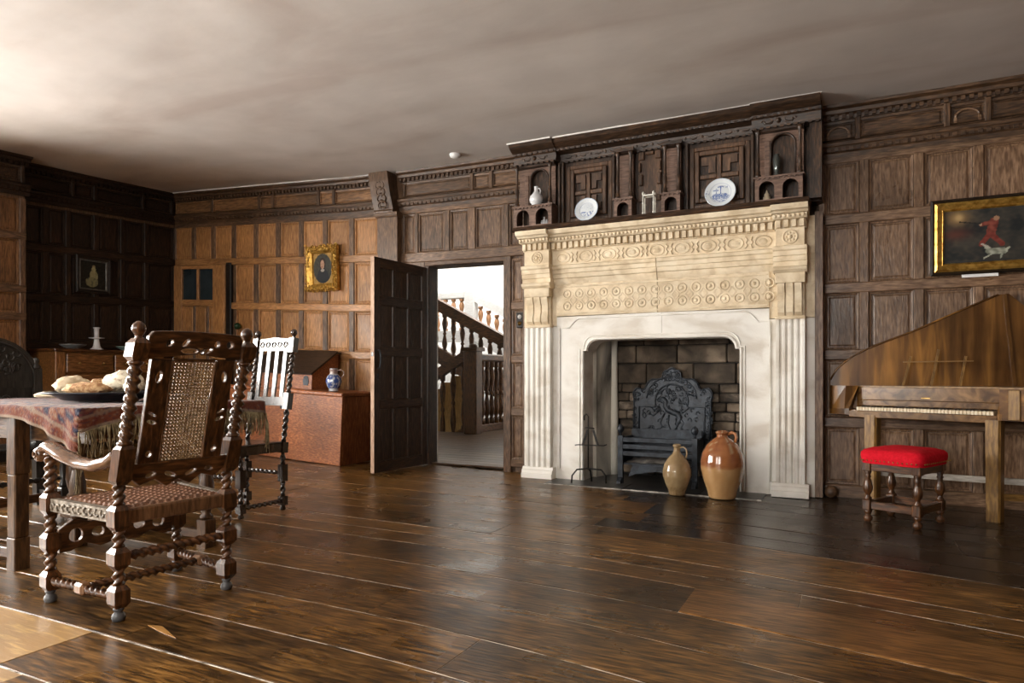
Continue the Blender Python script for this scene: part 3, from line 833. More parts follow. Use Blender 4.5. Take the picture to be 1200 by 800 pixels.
# ---------- fireback (cast iron)
fb = thing('fireback', 'black cast iron fireback with scrolled arched top and figure relief against hearth wall', 'fireback', (-1.495, 6.255, 0.0), (math.radians(-3), 0, 0))
hw = .37
def half_outline():
    return [(.36, .25), (.36, .735), (.368, .765), (.366, .80), (.348, .828), (.325, .842), (.30, .838), (.284, .824), (.27, .824), (.255, .838), (.244, .862), (.228, .892), (.205, .915), (.18, .927), (.15, .925), (.118, .924), (.094, .934), (.087, .955), (.083, .985), (.065, 1.003), (.042, 1.006), (.024, 1.020), (0, 1.03)]
rgt = half_outline(); out = rgt+[(-x, y) for x, y in rgt[::-1][1:]]
fm_ = lambda a, z_, t: (a, -t, z_)
ob('plate', B().plate(out, [], .03, fm_), IRON, fb, fixn=True)
rim = B()
rim.tube([(x*.975, -.033, .25+(y-.25)*.985) for x, y in out], .008, 5)
inn = [(-.30, .26), (-.30, .66), (-.15, .66), (-.15, .72)]+[(.15*-math.cos(t), .72+.15*math.sin(t)) for t in [PI*i/10 for i in range(1, 10)]]+[(.15, .72), (.15, .66), (.30, .66), (.30, .26)]
rim.tube([(x, -.033, y) for x, y in inn], .009, 5)
rim.tube([(.23*-math.cos(t), -.033, .74+.20*math.sin(t)) for t in [PI*i/12 for i in range(13)]], .006, 5)
ob('rim', rim, IRON, fb)
rel = B(); random.seed(3)
# standing beast with mane, legs and curled tail, plus foliage in the borders
bp_ = [(-.10, .745), (-.075, .735), (-.05, .71), (-.06, .67), (-.035, .635), (.01, .615), (.055, .60), (.08, .565), (.07, .53), (.04, .50)]
rel.tube([(x, -.006, y) for x, y in bp_], [.026, .034, .036, .034, .036, .037, .038, .036, .034, .028], 10)
for p in ([(-.06, .60), (-.10, .53), (-.09, .47), (-.13, .45)], [(-.02, .59), (-.03, .51), (-.01, .46), (-.05, .44)], [(.07, .57), (.11, .52), (.09, .47), (.12, .44)], [(.04, .56), (.06, .50), (.04, .45)],
          [(.10, .61), (.15, .65), (.13, .70), (.09, .70), (.07, .74)], [(-.10, .66), (-.16, .63), (-.19, .66)], [(-.09, .64), (-.17, .58), (-.21, .60)]):
    rel.tube([(x, -.027, y) for x, y in p], .010, 6)
for k in range(170):
    sx = random.choice((-1, 1)); zz = random.uniform(.30, .76); xx = sx*random.uniform(.315, .355)
    if k % 3 == 0: t = random.uniform(.1, PI-.1); xx = .19*math.cos(t)*1.05; zz = .73+.19*math.sin(t)
    if k % 7 == 0: xx = random.uniform(-.06, .06); zz = random.uniform(.93, 1.0)
    if k % 5 == 0: xx = random.uniform(-.27, .27); zz = random.uniform(.36, .64)
    if k % 4 == 1: xx = random.uniform(-.13, .13); zz = random.uniform(.60, .84)
    if k % 9 == 2: xx = random.uniform(-.33, .33); zz = random.uniform(.765, .81)
    t0 = random.uniform(0, 6.28)
    rel.tube([(xx+.016*math.cos(t0+t), -.031, zz+.016*math.sin(t0+t)) for t in [i*.8 for i in range(6)]], .006, 5)
ob('relief', rel, IRON, fb, kind='stuff')

# ---------- fire grate
gt = thing('fire_grate', 'black iron basket fire grate with ball topped posts inside the hearth', 'grate', (-1.505, 5.90, .006))
gw = .315
ob('post', B().box(-gw-.028, -gw+.016, -.135, -.10, 0, .42), IRON, gt)
ob('post', B().box(gw-.016, gw+.028, -.135, -.10, 0, .42), IRON, gt)
for sx in (-1, 1):
    ob('finial', B().lathe([(.010, 0), (.012, .012), (.008, .02), (.024, .035), (.032, .06), (.024, .085), (.006, .10), (0, .104)], (sx*gw+sx*.006, -.118, .42), 12), IRON, gt)
    ob('foot', B().prism([(0, 0), (.06, 0), (.05, .025), (.02, .05), (0, .06)], -.018, .018, 1, lambda u, d, z_: (sx*(gw+.006)+u, -.13-d, z_)), IRON, gt, fixn=True)
    ob('side_plate', B().box(sx*gw-.012, sx*gw+.012, -.10, .22, .17, .40), IRON, gt)
for z_ in (.365, .305, .245): ob('fire_bar', B().cbox(-gw, gw, -.128, -.105, z_, z_+.042, .004), IRON, gt)
ob('bottom_plate', B().box(-gw, gw, -.10, .22, .165, .18), IRON, gt)
ob('back_plate', B().box(-gw, gw, .20, .22, .17, .46), IRON, gt)
ob('apron', B().plate([(-gw+.06, .06), (-gw+.10, .165), (gw-.10, .165), (gw-.06, .06), (gw-.13, .09), (0, .12), (-gw+.13, .09)], [], .012, lambda a, z_, t: (a, -.10-t, z_)), IRON, gt, fixn=True)
ASH = M('ash', (.05, .045, .04), (.20, .18, .16), (14, 14, 14), .95, .5)
a_ = B().grid(16, 10, lambda u, v: (-gw+.02+(2*gw-.04)*u, -.09+.28*v, .185+.045*math.sin(PI*u)*math.sin(PI*v)+.02*noise.noise((u*9, v*7, 1))))
ob('ash', a_, ASH, gt, kind='stuff')

# ---------- fire iron stand
fs = thing('fire_iron_stand', 'thin black wrought iron hearth stand with hook top and hoop feet', 'stand', (-2.075, 5.64, .008))
ob('upright', B().tube([(0, 0, .12), (0, 0, .50), (.0, 0, .585), (-.018, 0, .605), (-.036, 0, .59), (-.036, 0, .55)], .006, 6), WIRON, fs)
ob('crossbar', B().tube([(-.12, -.01, .33), (-.09, -.01, .335), (.14, .01, .335), (.165, .01, .345)], .005, 6), WIRON, fs)
ob('top_bar', B().tube([(-.03, 0, .485), (.0, 0, .485), (.055, 0, .48)], .006, 6), WIRON, fs)
for sx in (-1, 1):
    ob('tong_arm', B().obox((sx*.025+.02, 0, .47), (sx*.07+.02, 0, .335), .018, .006, (0, 1, 0)), WIRON, fs)
ob('foot_hoop', B().tube([(-.13, -.07, .0), (-.125, -.065, .07), (-.09, -.04, .12), (0, 0, .13), (.11, .03, .12), (.145, .04, .07), (.15, .04, 0)], .008, 6), WIRON, fs)
ob('back_leg', B().tube([(0, 0, .13), (0, .06, .10), (0, .09, 0)], .008, 6), WIRON, fs)

# ---------- stoneware jugs on the hearth
def jug(name, label, loc, prof, paint, handle, hr, n=36):
    t = thing(name, label, 'jug', loc, group='stoneware jugs on the hearth' if name == 'stoneware_jug' else None)
    # densify profile so the painted glaze has detail
    P = []
    for (r0, h0), (r1, h1) in zip(prof, prof[1:]):
        for i in range(4): P.append((r0+(r1-r0)*i/4, h0+(h1-h0)*i/4))
    P.append(prof[-1])
    ob('body', B().lathe(P, n=n, paint=paint), GLAZE, t)
    hb_ = B().tube(handle, hr, 8, flat=.7); hb_.col = [paint(1, 1, handle[0][2]) for _ in hb_.v]
    ob('handle', hb_, GLAZE, t)
    return t
def mixc(a, b_, t): t = max(0, min(1, t)); return tuple(a[i]+(b_[i]-a[i])*t for i in range(3))
def pj2(a, r, h):
    nz = noise.noise((math.cos(a)*3, math.sin(a)*3, h*9)); n2 = noise.noise((math.cos(a)*11, math.sin(a)*11, h*30))
    top = mixc((.37, .145, .052), (.23, .075, .028), .5+nz*.8+n2*.6); bot = mixc((.50, .30, .135), (.40, .22, .09), .5+nz+n2*.3)
    c = mixc(bot, top, (h-.235-.02*nz)*60)
    if h > .36 and n2 > .22 and nz > 0: c = mixc(c, (.50, .38, .22), .7)
    return c
s5 = lambda L, k=1.0: [(r*k, h*k) for r, h in L]
jug('stoneware_jug', 'large stoneware jug with rust brown upper half and tan lower half on the hearth', (-.908, 5.45, .008),
    [(0, 0), (.098, 0), (.104, .01), (.112, .05), (.140, .13), (.160, .215), (.164, .27), (.150, .345), (.115, .41), (.068, .452), (.042, .468), (.038, .485), (.045, .492), (.050, .50), (.046, .512), (.036, .516), (.030, .50)], pj2,
    [(.10, -.02, .43), (.108, -.02, .47), (.100, -.018, .497), (.075, -.012, .505), (.040, -.005, .488)], .014)
def pj1(a, r, h):
    nz = noise.noise((math.cos(a)*3, math.sin(a)*3, h*9)); n2 = noise.noise((math.cos(a)*14, math.sin(a)*14, h*40))
    c = mixc((.25, .165, .080), (.37, .26, .135), .5+nz*.7+n2*.5)
    if h < .07: c = mixc(c, (.16, .09, .035), .4+n2)
    return c
jug('stoneware_jug', 'smaller tan stoneware bottle jug with thin neck standing beside the large rust one', (-1.25, 5.42, .008),
    [(0, 0), (.058, 0), (.064, .006), (.068, .03), (.092, .09), (.110, .15), (.112, .19), (.098, .245), (.066, .295), (.036, .325), (.026, .345), (.025, .375), (.031, .380), (.033, .39), (.028, .40), (.020, .395)], pj1,
    [(.020, -.01, .372), (.055, -.012, .382), (.078, -.015, .362), (.082, -.016, .33), (.072, -.014, .29)], .009)

#@@PART3
# ================================================================ OVERMANTEL (carved dark oak)
om = thing('overmantel', 'dark carved oak overmantel with arched niches and geometric panels above the stone mantel', 'overmantel', (0, 0, S(-1.5, 5.8)))
f0 = lambda u, d, z: (u, 5.80-d, z)
Z0, Z1 = 2.252, 2.30
ob('plinth', B().prism([(-.15, Z0), (.20, Z0), (.215, 2.268), (.20, Z1-.006), (.19, Z1), (-.15, Z1)], -2.80, -.30, 1, f0), oakc('X'), om, fixn=True)
ob('back_board', B().box(-2.78, -.235, 5.80, 5.955, Z1, 3.04), oakc('Z'), om)
ob('end_board', B().box(-.30, -.215, 5.70, 5.955, 2.305, 3.04), oakc('Z'), om)
# crowning cornice, breaking forward over both end blocks
def om_cornice(x0, x1, p, up):
    pr = [(0, 2.885), (.03+p, 2.885), (.035+p, 2.905), (.02+p, 2.91), (.03+p, 2.955), (.04+up, 2.968), (.045+up, 2.985), (.09+up, 3.005), (.115+up, 3.02), (.14+up, 3.052), (.14+up, 3.062), (0, 3.062)]
    ob('cornice', B().prism(pr, x0, x1, 1, f0), oakc('X'), om, fixn=True)
    q = B()
    k = int((x1-x0)/.05)
    for i in range(k):
        u = x0+(x1-x0)*(i+.5)/k
        q.box(u-.012, u+.012, 5.80-up-.05, 5.80-up-.02, 2.962, 2.982); q.box(u-.014, u+.014, 5.80-p-.048, 5.80-p-.03, 2.872, 2.888)
    ob('dentil_band', q, oakc('X'), om, kind='stuff')
om_cornice(-2.40, -.715, .0, .085); om_cornice(-2.82, -2.395, .10, .105); om_cornice(-.72, -.22, .10, .105)
# carved frieze scrolls below the cornice
q = B(); k = 0
x = -2.36
while x < -.74:
    pts = [(x+.045*math.cos(t)*(1-t*.07)+.05, 5.779, 2.932+.018*math.sin(t)*(1-t*.07)) for t in [i*.7 for i in range(11)]]
    q.tube(pts, .006, 5); q.blob((x+.12, 5.779, 2.932), (.012, .010, .014), 7, 5); x += .14
ob('carving', q, oakc('X'), om, kind='stuff')
for xc in (-2.61, -.52):
    q = B()
    for sx in (-1, 1):
        q.tube([(xc+sx*(.03+.05*math.cos(t)*(1-t*.08)+.05), 5.678, 2.932+.02*math.sin(t)) for t in [i*.6 for i in range(12)]], .008, 5)
    q.lathe([(.022, 0), (.02, .012), (0, .02)], (xc, 5.682, 2.932), 8, (0, -1, 0))
    ob('carving', q, oakc('X'), om, kind='stuff')
ob('frieze_block', B().box(-2.80, -2.42, 5.685, 5.80, 2.86, 2.96), oakc('X'), om)
ob('frieze_block', B().box(-.69, -.34, 5.685, 5.80, 2.86, 2.96), oakc('X'), om)
def column(x, y, z0, z1, r, par):
    h = z1-z0
    pr = [(r*1.7, 0), (r*1.7, .02), (r*1.2, .025), (r*1.35, .045), (r*.9, .06), (r*1.15, .09), (r*1.2, h*.36), (r*.85, h*.38), (r*1.15, h*.41), (r*.9, h*.44), (r*.8, h-.06), (r*1.1, h-.05), (r*.9, h-.04), (r*1.6, h-.02), (r*1.6, h)]
    return ob('column', B().lathe(pr, (x, y, z0), 10), oakc('Z'), par)
def arched(x0, x1, y0, y1, z0, z1, n, mat, par, name='arcade'):
    # front board pierced by n round-headed openings, with sides, top and bottom making a little box
    w_ = (x1-x0)/n; holes = []
    for k in range(n):
        xa, xb = x0+k*w_+w_*.17, x0+(k+1)*w_-w_*.17; r = (xb-xa)/2; zs = z1-.022-r
        holes.append([(xa, z0+.014), (xb, z0+.014)]+arc((xa+xb)/2, zs, r, 0, 180, 10))
    p = bpy.data.objects.new(name, None); COL.objects.link(p); p.parent = par
    ob('arch_board', B().plate([(x0, z0), (x1, z0), (x1, z1), (x0, z1)], holes, .018, lambda a, z, t: (a, y0+t, z)), mat, p, fixn=True)
    ob('bottom', B().box(x0, x1, y0+.018, y1, z0, z0+.012), mat, p)
    ob('top', B().box(x0-.012, x1+.012, y0-.014, y1, z1, z1+.014), mat, p)
    for a in (x0, x1-.014): ob('side', B().box(a, a+.014, y0+.018, y1, z0+.012, z1), mat, p)
    for k in range(1, n): ob('divider', B().box(x0+k*w_-.008, x0+k*w_+.008, y0+.018, y1, z0+.012, z1), mat, p)
    q = B(); m = int((x1-x0)/.035)
    for i in range(m):
        u = x0+(x1-x0)*(i+.5)/m; q.box(u-.009, u+.009, y0-.012, y0+.004, z1-.012, z1)
    ob('dentil_row', q, mat, p, kind='stuff')
    return p
OB = M('oak_brown_arcade', (.085, .046, .030), (.22, .128, .088), GR['X'], .5, .25, mott=.25)
arched(-2.80, -2.42, 5.63, 5.80, Z1, 2.478, 2, OB, om)
arched(-.69, -.345, 5.63, 5.80, Z1, 2.478, 2, OB, om)
arched(-1.845, -1.69, 5.655, 5.80, Z1, 2.452, 1, OB, om)
arched(-1.435, -1.28, 5.655, 5.80, Z1, 2.452, 1, OB, om)
# niches over the end arcades
def niche(x0, x1):
    p = bpy.data.objects.new('niche', None); COL.objects.link(p); p.parent = om
    xc = (x0+x1)/2+.02; r = .085
    hole = [(xc-r, 2.50), (xc+r, 2.50)]+arc(xc, 2.755, r, 0, 180, 12)
    ob('niche_board', B().plate([(x0, 2.492), (x1, 2.492), (x1, 2.862), (x0, 2.862)], [hole], .02, lambda a, z, t: (a, 5.745+t, z)), OB, p, fixn=True)
    q = B().tube([(xc-r-.006, 5.742, 2.50)]+[(a, 5.742, z) for a, z in arc(xc, 2.755, r+.006, 180, 0, 12)]+[(xc+r+.006, 5.742, 2.50)], .007, 5)
    ob('arch_moulding', q, oakc('Z'), p)
    ob('carved_strip', B().cbox(x0+.055, x0+.095, 5.735, 5.75, 2.50, 2.80, .004), OB, p)
    return p
niche(-2.79, -2.43); niche(-.685, -.345)
for x in (-2.775, -2.445, -.67, -.365): column(x, 5.655, 2.494, 2.862, .014, om)
for x in (-1.825, -1.71, -1.415, -1.30): column(x, 5.70, 2.468, 2.875, .015, om)
for x0, x1 in ((-1.845, -1.69), (-1.435, -1.28)):
    ob('pilaster_board', B().cbox(x0+.015, x1-.015, 5.765, 5.80, 2.466, 2.87, .004), OB, om)
    ob('entablature', B().box(x0-.01, x1+.01, 5.675, 5.80, 2.872, 2.9), oakc('X'), om)
OP = M('oak_geometric_panel', (.050, .026, .014), (.17, .090, .048), GR['Z'], .40, .25, mott=.3, c3=(.095, .050, .027))
def geo_panel(x0, x1, z0, z1):
    p = bpy.data.objects.new('geometric_panel', None); COL.objects.link(p); p.parent = om
    fr_ = lambda n, a, e, c, d_, y0, y1, m: ob(n, B().cbox(a, e, y0, y1, c, d_, .005), m, p)
    for o, dep in ((0, .022), (.045, .045)):
        a, e, c, g = x0+o, x1-o, z0+o, z1-o; t = .036
        fr_('frame_bar', a, a+t, c, g, 5.80-dep, 5.80, OP); fr_('frame_bar', e-t, e, c, g, 5.80-dep, 5.80, OP)
        fr_('frame_bar', a+t, e-t, c, c+t, 5.80-dep, 5.80, OP); fr_('frame_bar', a+t, e-t, g-t, g, 5.80-dep, 5.80, OP)
    a, e, c, g = x0+.085, x1-.085, z0+.085, z1-.085; xm, zm = (a+e)/2, (c+g)/2
    fr_('cross_bar', xm-.018, xm+.018, c, g, 5.765, 5.80, OP); fr_('cross_bar', a, xm-.018, zm-.018, zm+.018, 5.765, 5.80, OP); fr_('cross_bar', xm+.018, e, zm-.018, zm+.018, 5.765, 5.80, OP)
    for i, (xa, xb) in enumerate(((a+.012, xm-.03), (xm+.03, e-.012))):
        for j, (za, zb) in enumerate(((c+.012, zm-.03), (zm+.03, g-.012))):
            # L-shaped mitred block in each quarter
            ox, oz = (xa if i == 0 else xb), (za if j == 0 else zb); ix, iz = (xb if i == 0 else xa), (zb if j == 0 else za)
            mx_, mz_ = (xa+xb)/2, (za+zb)/2
            L = [(ox, oz), (ix, oz), (ix, iz), (mx_, iz), (mx_, mz_), (ox, mz_)]
            if (i+j) % 2 == 1: L = L[::-1]
            ob('corner_block', B().plate(L, [], .03, lambda u, z, t: (u, 5.80-t, z)), OP, p, fixn=True)
geo_panel(-2.335, -1.905, Z1+.03, 2.845); geo_panel(-1.225, -.745, Z1+.03, 2.845)
for x in (-2.40, -2.365, -1.885, -1.245, -.725): ob('stile', B().cbox(x-.012, x+.012, 5.755, 5.80, Z1, 2.885, .005), oakc('Z'), om)
# middle panel: raised blocks round a cross-shaped field
cp_ = bpy.data.objects.new('centre_panel', None); COL.objects.link(cp_); cp_.parent = om
ob('field', B().cbox(-1.66, -1.465, 5.785, 5.80, Z1+.01, 2.87, .003), OP, cp_)
for x0, x1, z0, z1 in ((-1.66, -1.61, 2.80, 2.87), (-1.515, -1.465, 2.80, 2.87), (-1.66, -1.625, 2.58, 2.68), (-1.50, -1.465, 2.58, 2.68), (-1.66, -1.61, 2.44, 2.49), (-1.515, -1.465, 2.44, 2.49), (-1.60, -1.525, 2.84, 2.87), (-1.66, -1.64, 2.70, 2.78), (-1.485, -1.465, 2.70, 2.78), (-1.60, -1.525, 2.31, 2.34)):
    ob('raised_block', B().cbox(x0, x1, 5.755, 5.787, z0, z1, .006), OP, cp_)

ob('white_line', B().prism([(.222, 3.048), (.234, 3.048), (.234, 3.058), (.222, 3.058)], -2.40, -.72, 1, f0), WHITEWALL, om, fixn=True)  # thin white strip along the top edge of the cornice
for a, e in ((-2.83, -2.40), (-.72, -.21)): ob('white_line', B().prism([(.244, 3.048), (.254, 3.048), (.254, 3.058), (.244, 3.058)], a, e, 1, f0), WHITEWALL, om, fixn=True)
SZ = S(-1.5, 5.8)
# ---------- things on the mantel ledge (top of plinth 2.30, front edge y 5.60)
def delft(name, label, cx, cz_, r, pic):
    tilt = math.radians(-12)
    t = thing(name, label, 'plate', (cx, 5.665, Z1+SZ+.001), (math.radians(90-14), 0, 0), 'delft plates on the mantel ledge')
    def pt(a, rr, h):
        x, y = rr*math.cos(a)/r, rr*math.sin(a)/r
        return pic(x, y, rr/r)
    P = [(0, .006)]+[(r*k/26, .006 if k < 15 else .006+.016*(k-15)/11) for k in range(1, 27)]+[(r, .018), (r*.6, -.004), (0, -.004)]
    b = B().lathe(P, (0, r, 0), 64, paint=pt)
    ob('disc', b, GLAZE, t)
    return t
WH = (.72, .77, .80); BL = (.035, .10, .34)
def pic1(x, y, rr):
    c = WH; n_ = noise.noise((x*7, y*7, 2)); n3 = noise.noise((x*18, y*18, 5))
    if rr > .90: return mixc(WH, (.30, .42, .60), .6*(rr > .95))
    if .60 < rr < .64: return mixc(WH, BL, .35)
    if rr < .6:
        if y < -.15 and n_+n3*.5 > .12: c = mixc(WH, BL, .85)
        if abs(y-.12) < .12 and n3 > .25 and x > -.1: c = mixc(WH, BL, .55)
        if y > .1 and n3 > .30: c = mixc(WH, BL, .3)
    elif n3 > .42: c = mixc(WH, BL, .3)
    return c
def pic2(x, y, rr):
    n3 = noise.noise((x*16, y*16, 9)); c = WH
    if rr > .95: return mixc(WH, (.4, .5, .62), .4)
    if rr < .68:
        if -.45 < y < -.05 and abs(x) < .55-.5*abs(y+.25) and n3 > -.25: c = mixc(WH, BL, .85)          # hull and sea
        if y < -.25 and n3 > .0: c = mixc(WH, BL, .6)
        if abs(x-.02) < .022 and -.1 < y < .5: c = BL                                                    # masts
        if abs(x+.25) < .02 and -.1 < y < .35: c = BL
        if abs(y-.45) < .06 and abs(x) < .2 and n3 > -.2: c = mixc(WH, BL, .8)
        if abs(y-.2) < .05 and abs(x+.3) < .18: c = mixc(WH, BL, .7)
        if abs(y-.40) < .05 and abs(x-.40) < .14 and n3 > -.1: c = mixc(WH, BL, .7)
    elif rr < .72: c = mixc(WH, BL, .35)
    elif x < -.3 and abs(y) < .25 and n3 > .1: c = mixc(WH, BL, .7)
    return c
delft('delft_plate', 'blue and white plate with landscape leaning before the geometric panel near the white bottle', -2.105, 2.38, .108, pic1)
delft('delft_plate', 'larger blue and white plate painted with a sailing ship on mantel ledge', -.962, 2.39, .122, pic2)
def wall_h(x, y): return S(x, y)
t = thing('white_bottle', 'white glazed bottle jug with narrow neck standing in the carved niche', 'jug', (-2.595, 5.685, 2.494+SZ))
ob('body', B().lathe([(0, 0), (.030, 0), (.036, .008), (.058, .035), (.064, .06), (.056, .09), (.034, .115), (.019, .135), (.017, .165), (.021, .178), (.017, .18), (.012, .17)], n=20), CERAM, t)
ob('handle', B().tube([(.014, 0, .16), (.034, 0, .158), (.042, 0, .135), (.036, 0, .108)], .006, 6), CERAM, t)
t = thing('white_figurine', 'tiny white figure group inside the arcade arch under the white bottle', 'figurine', (-2.525, 5.71, Z1+.013+SZ))
q = B()
for dx, h in ((-.022, .055), (0, .085), (.024, .06)):
    q.lathe([(.016, 0), (.014, .01), (.012, h*.5), (.014, h*.65), (.006, h*.75), (.009, h*.88), (0, h)], (dx, 0, 0), 8)
ob('figures', q, CERAM, t)
t = thing('white_stand', 'small white turned four post stand in the middle of the mantel ledge', 'stand', (-1.535, 5.645, Z1+SZ+.001))
SW = M('stand_white', (.62, .60, .52), (.80, .78, .70), (8, 8, 8), .5)
for sx in (-1, 1):
    for sy in (-1, 1):
        ob('post', B().lathe([(.009, 0), (.009, .01), (.005, .018), (.006, .08), (.008, .09), (.005, .10), (.005, .155), (.009, .162), (.010, .175), (.004, .185), (0, .187)], (sx*.044, sy*.03, 0), 8), SW, t)
    ob('top_bar', B().box(sx*.044-.004, sx*.044+.004, -.03, .03, .148, .158), SW, t)
for sy in (-1, 1): ob('top_bar', B().box(-.04, .04, sy*.03-.004, sy*.03+.004, .148, .158), SW, t)
SIL = M('dark_glass_vase', (.10, .115, .11), (.20, .22, .21), (5, 5, 5), .10, metal=.75)
t = thing('glass_vase', 'dark glossy slender vase standing in the niche beside the ship plate', 'vase', (-.535, 5.69, 2.494+SZ))
ob('body', B().lathe([(0, 0), (.026, 0), (.028, .01), (.016, .03), (.022, .06), (.030, .12), (.028, .15), (.018, .165), (.020, .175), (.016, .176), (.010, .16)], n=18), SIL, t)
t = thing('pale_cone', 'small pale shell shaped cone in the arcade arch under the dark vase', 'ornament', (-.61, 5.70, Z1+.013+SZ))
ob('body', B().lathe([(.030, 0), (.034, .012), (.024, .022), (.028, .032), (.017, .044), (.020, .054), (.010, .068), (0, .095)], n=12), IVORY, t)

# ================================================================ PICTURES
def painting(t, w_, h_, y, fn, nu, nv, z0=0):
    b = B().grid(nu, nv, lambda u, v: (-w_/2+w_*u, y, z0+h_*v), False, paint=fn)
    b.f = [f for f in b.f]
    return ob('canvas', b, PAINT, t)
def mitred(t, w_, h_, prof, mat, name='frame'):
    # prof: (inset from the outer edge, depth towards the room); one mitred bar per side
    for s_ in range(4):
        b = B()
        for e in (0, 1):
            for o, d in prof:
                c = [(o, o), (w_-o, o), (w_-o, h_-o), (o, h_-o)]
                x, z = c[(s_+e) % 4]; b.V(x-w_/2, -d, z)
        k = len(prof)
        for j in range(k): b.F((j, (j+1) % k, k+(j+1) % k, k+j))
        ob(name, b, mat, t, fixn=True)
# hunting picture
hp = thing('hunting_picture', 'gilt framed dark painting of a hunter in red with a white dog', 'painting', (.84, 5.928, 1.685), (math.radians(2), 0, 0))
W_, H_ = .66, .55
mitred(hp, W_, H_, [(0, 0), (0, .03), (.012, .042), (.024, .030), (.024, 0)], BLACKW, 'outer_frame')
mitred(hp, W_, H_, [(.024, 0), (.024, .034), (.040, .046), (.062, .030), (.070, .026), (.070, 0)], GOLD)
mitred(hp, W_, H_, [(.070, 0), (.070, .024), (.076, .028), (.086, .014), (.086, 0)], GOLD, 'slip')
def hunt(u, v):
    n1 = noise.noise((u*5, v*4, 1)); n2 = noise.noise((u*16, v*16, 2))
    c = mixc((.012, .014, .015), (.045, .040, .032), .5+n1+n2*.3)
    c = mixc(c, (.20, .125, .055), 1.1*math.exp(-((u-.17)**2/.02+(v-.86)**2/.02))+n2*.1)
    c = mixc(c, (.40, .27, .12), 1.2*math.exp(-((u-.19)**2/.0025+(v-.86)**2/.004)))
    c = mixc(c, (.09, .028, .018), .9*math.exp(-((u-.14)**2/.03+(v-.55)**2/.010)) if u < .45 else 0)
    def seg(a, b_, r):
        ax, ay = a; bx, by = b_; t_ = max(0, min(1, ((u-ax)*(bx-ax)+(v-ay)*(by-ay))/((bx-ax)**2+(by-ay)**2)))
        return math.hypot((u-ax-t_*(bx-ax))*1.3, v-ay-t_*(by-ay)) < r
    red = mixc((.10, .020, .013), (.22, .055, .036), .45+n2*1.3)
    if seg((.62, .74), (.58, .54), .075): c = red
    if seg((.62, .74), (.47, .70), .035): c = red
    if seg((.56, .50), (.47, .34), .045) or seg((.59, .50), (.72, .32), .045): c = mixc(red, (.16, .02, .015), .4)
    if math.hypot((u-.645)*1.3, v-.80) < .045: c = (.30, .17, .10)
    if math.hypot((u-.46)*1.3, v-.70) < .022: c = (.42, .27, .17)
    if seg((.20, .78), (.46, .72), .010): c = (.015, .012, .01)
    if seg((.47, .34), (.56, .27), .016) or seg((.50, .30), (.62, .22), .012): c = (.40, .36, .30)
    if seg((.56, .20), (.74, .19), .055) or seg((.74, .2), (.80, .24), .018) or seg((.56, .22), (.53, .26), .028) or seg((.60, .15), (.50, .07), .014) or seg((.72, .15), (.70, .07), .014): c = mixc((.16, .17, .13), (.36, .37, .30), .5+n2*1.4)
    return c
painting(hp, W_-.165, H_-.165, -.012, hunt, 90, 70, .0825)
tg = thing('picture_label', 'small white paper label strip under the gilt hunting picture', 'label', (.815, 5.908, 1.662))
ob('card', B().box(-.11, .11, -.003, .003, 0, .035), PAPER, tg, rot=(math.radians(-8), 0, 0))
# oval portrait in a carved gilt frame
def person_pic(u, v, ov=True):
    n2 = noise.noise((u*12, v*12, 3)); x, y = (u-.5)/.5, (v-.5)/.5
    c = mixc((.022, .024, .020), (.060, .058, .044), .5+n2*.6)
    if ov and math.hypot(x*1.02, y*1.0) > .97: return mixc((.30, .17, .04), (.46, .28, .07), .5+n2)
    if math.hypot(x*.95, (y+.80)*.75) < .62: c = (.014, .016, .020)
    if math.hypot(x*1.25, (y-.30)*1.0) < .40: c = (.030, .017, .010)
    if math.hypot((x+.03)*1.7, (y-.26)*1.15) < .34: c = mixc((.36, .19, .12), (.44, .27, .18), .5+n2)
    if abs(y-.30) < .025 and .05 < abs(x+.03) < .13: c = (.05, .03, .02)
    if abs(y-.13) < .02 and abs(x+.03) < .07: c = (.22, .07, .05)
    if math.hypot((x+.02)*1.7, (y+.12)*3.6) < .34: c = (.34, .31, .27)
    return c
ps = S(-5.32, 5.95)
op_ = thing('oval_portrait', 'oval portrait of a dark dressed sitter in an ornate carved gilt frame', 'painting', (-5.325, 5.925, 1.815+ps), (math.radians(2.5), 0, 0))
mitred(op_, .45, .51, [(0, 0), (.004, .035), (.03, .060), (.06, .048), (.085, .030), (.090, 0)], GOLD)
painting(op_, .28, .34, -.014, person_pic, 50, 60, .085)
random.seed(5); q = B()
for k in range(64):
    s_ = k/64*4; sd = int(s_); f_ = s_-sd
    c4 = [(-.225, 0), (.225, 0), (.225, .51), (-.225, .51)]
    (xa, za), (xb, zb) = c4[sd], c4[(sd+1) % 4]; ins = random.uniform(.012, .06)
    nx, nz = ((0, 1), (-1, 0), (0, -1), (1, 0))[sd]
    x = xa+(xb-xa)*f_+nx*ins; z = za+(zb-za)*f_+nz*ins
    q.blob((x, -.056, z), (random.uniform(.010, .018), .012, random.uniform(.010, .018)), 7, 5)
    if k % 2 == 0:
        t0 = random.uniform(0, 6); q.tube([(xa+(xb-xa)*f_+nx*.012+.018*math.cos(t0+i*.8), -.050, za+(zb-za)*f_+nz*.012+.018*math.sin(t0+i*.8)) for i in range(6)], .007, 5)
ob('carved_ornament', q, GOLD, op_, kind='stuff')
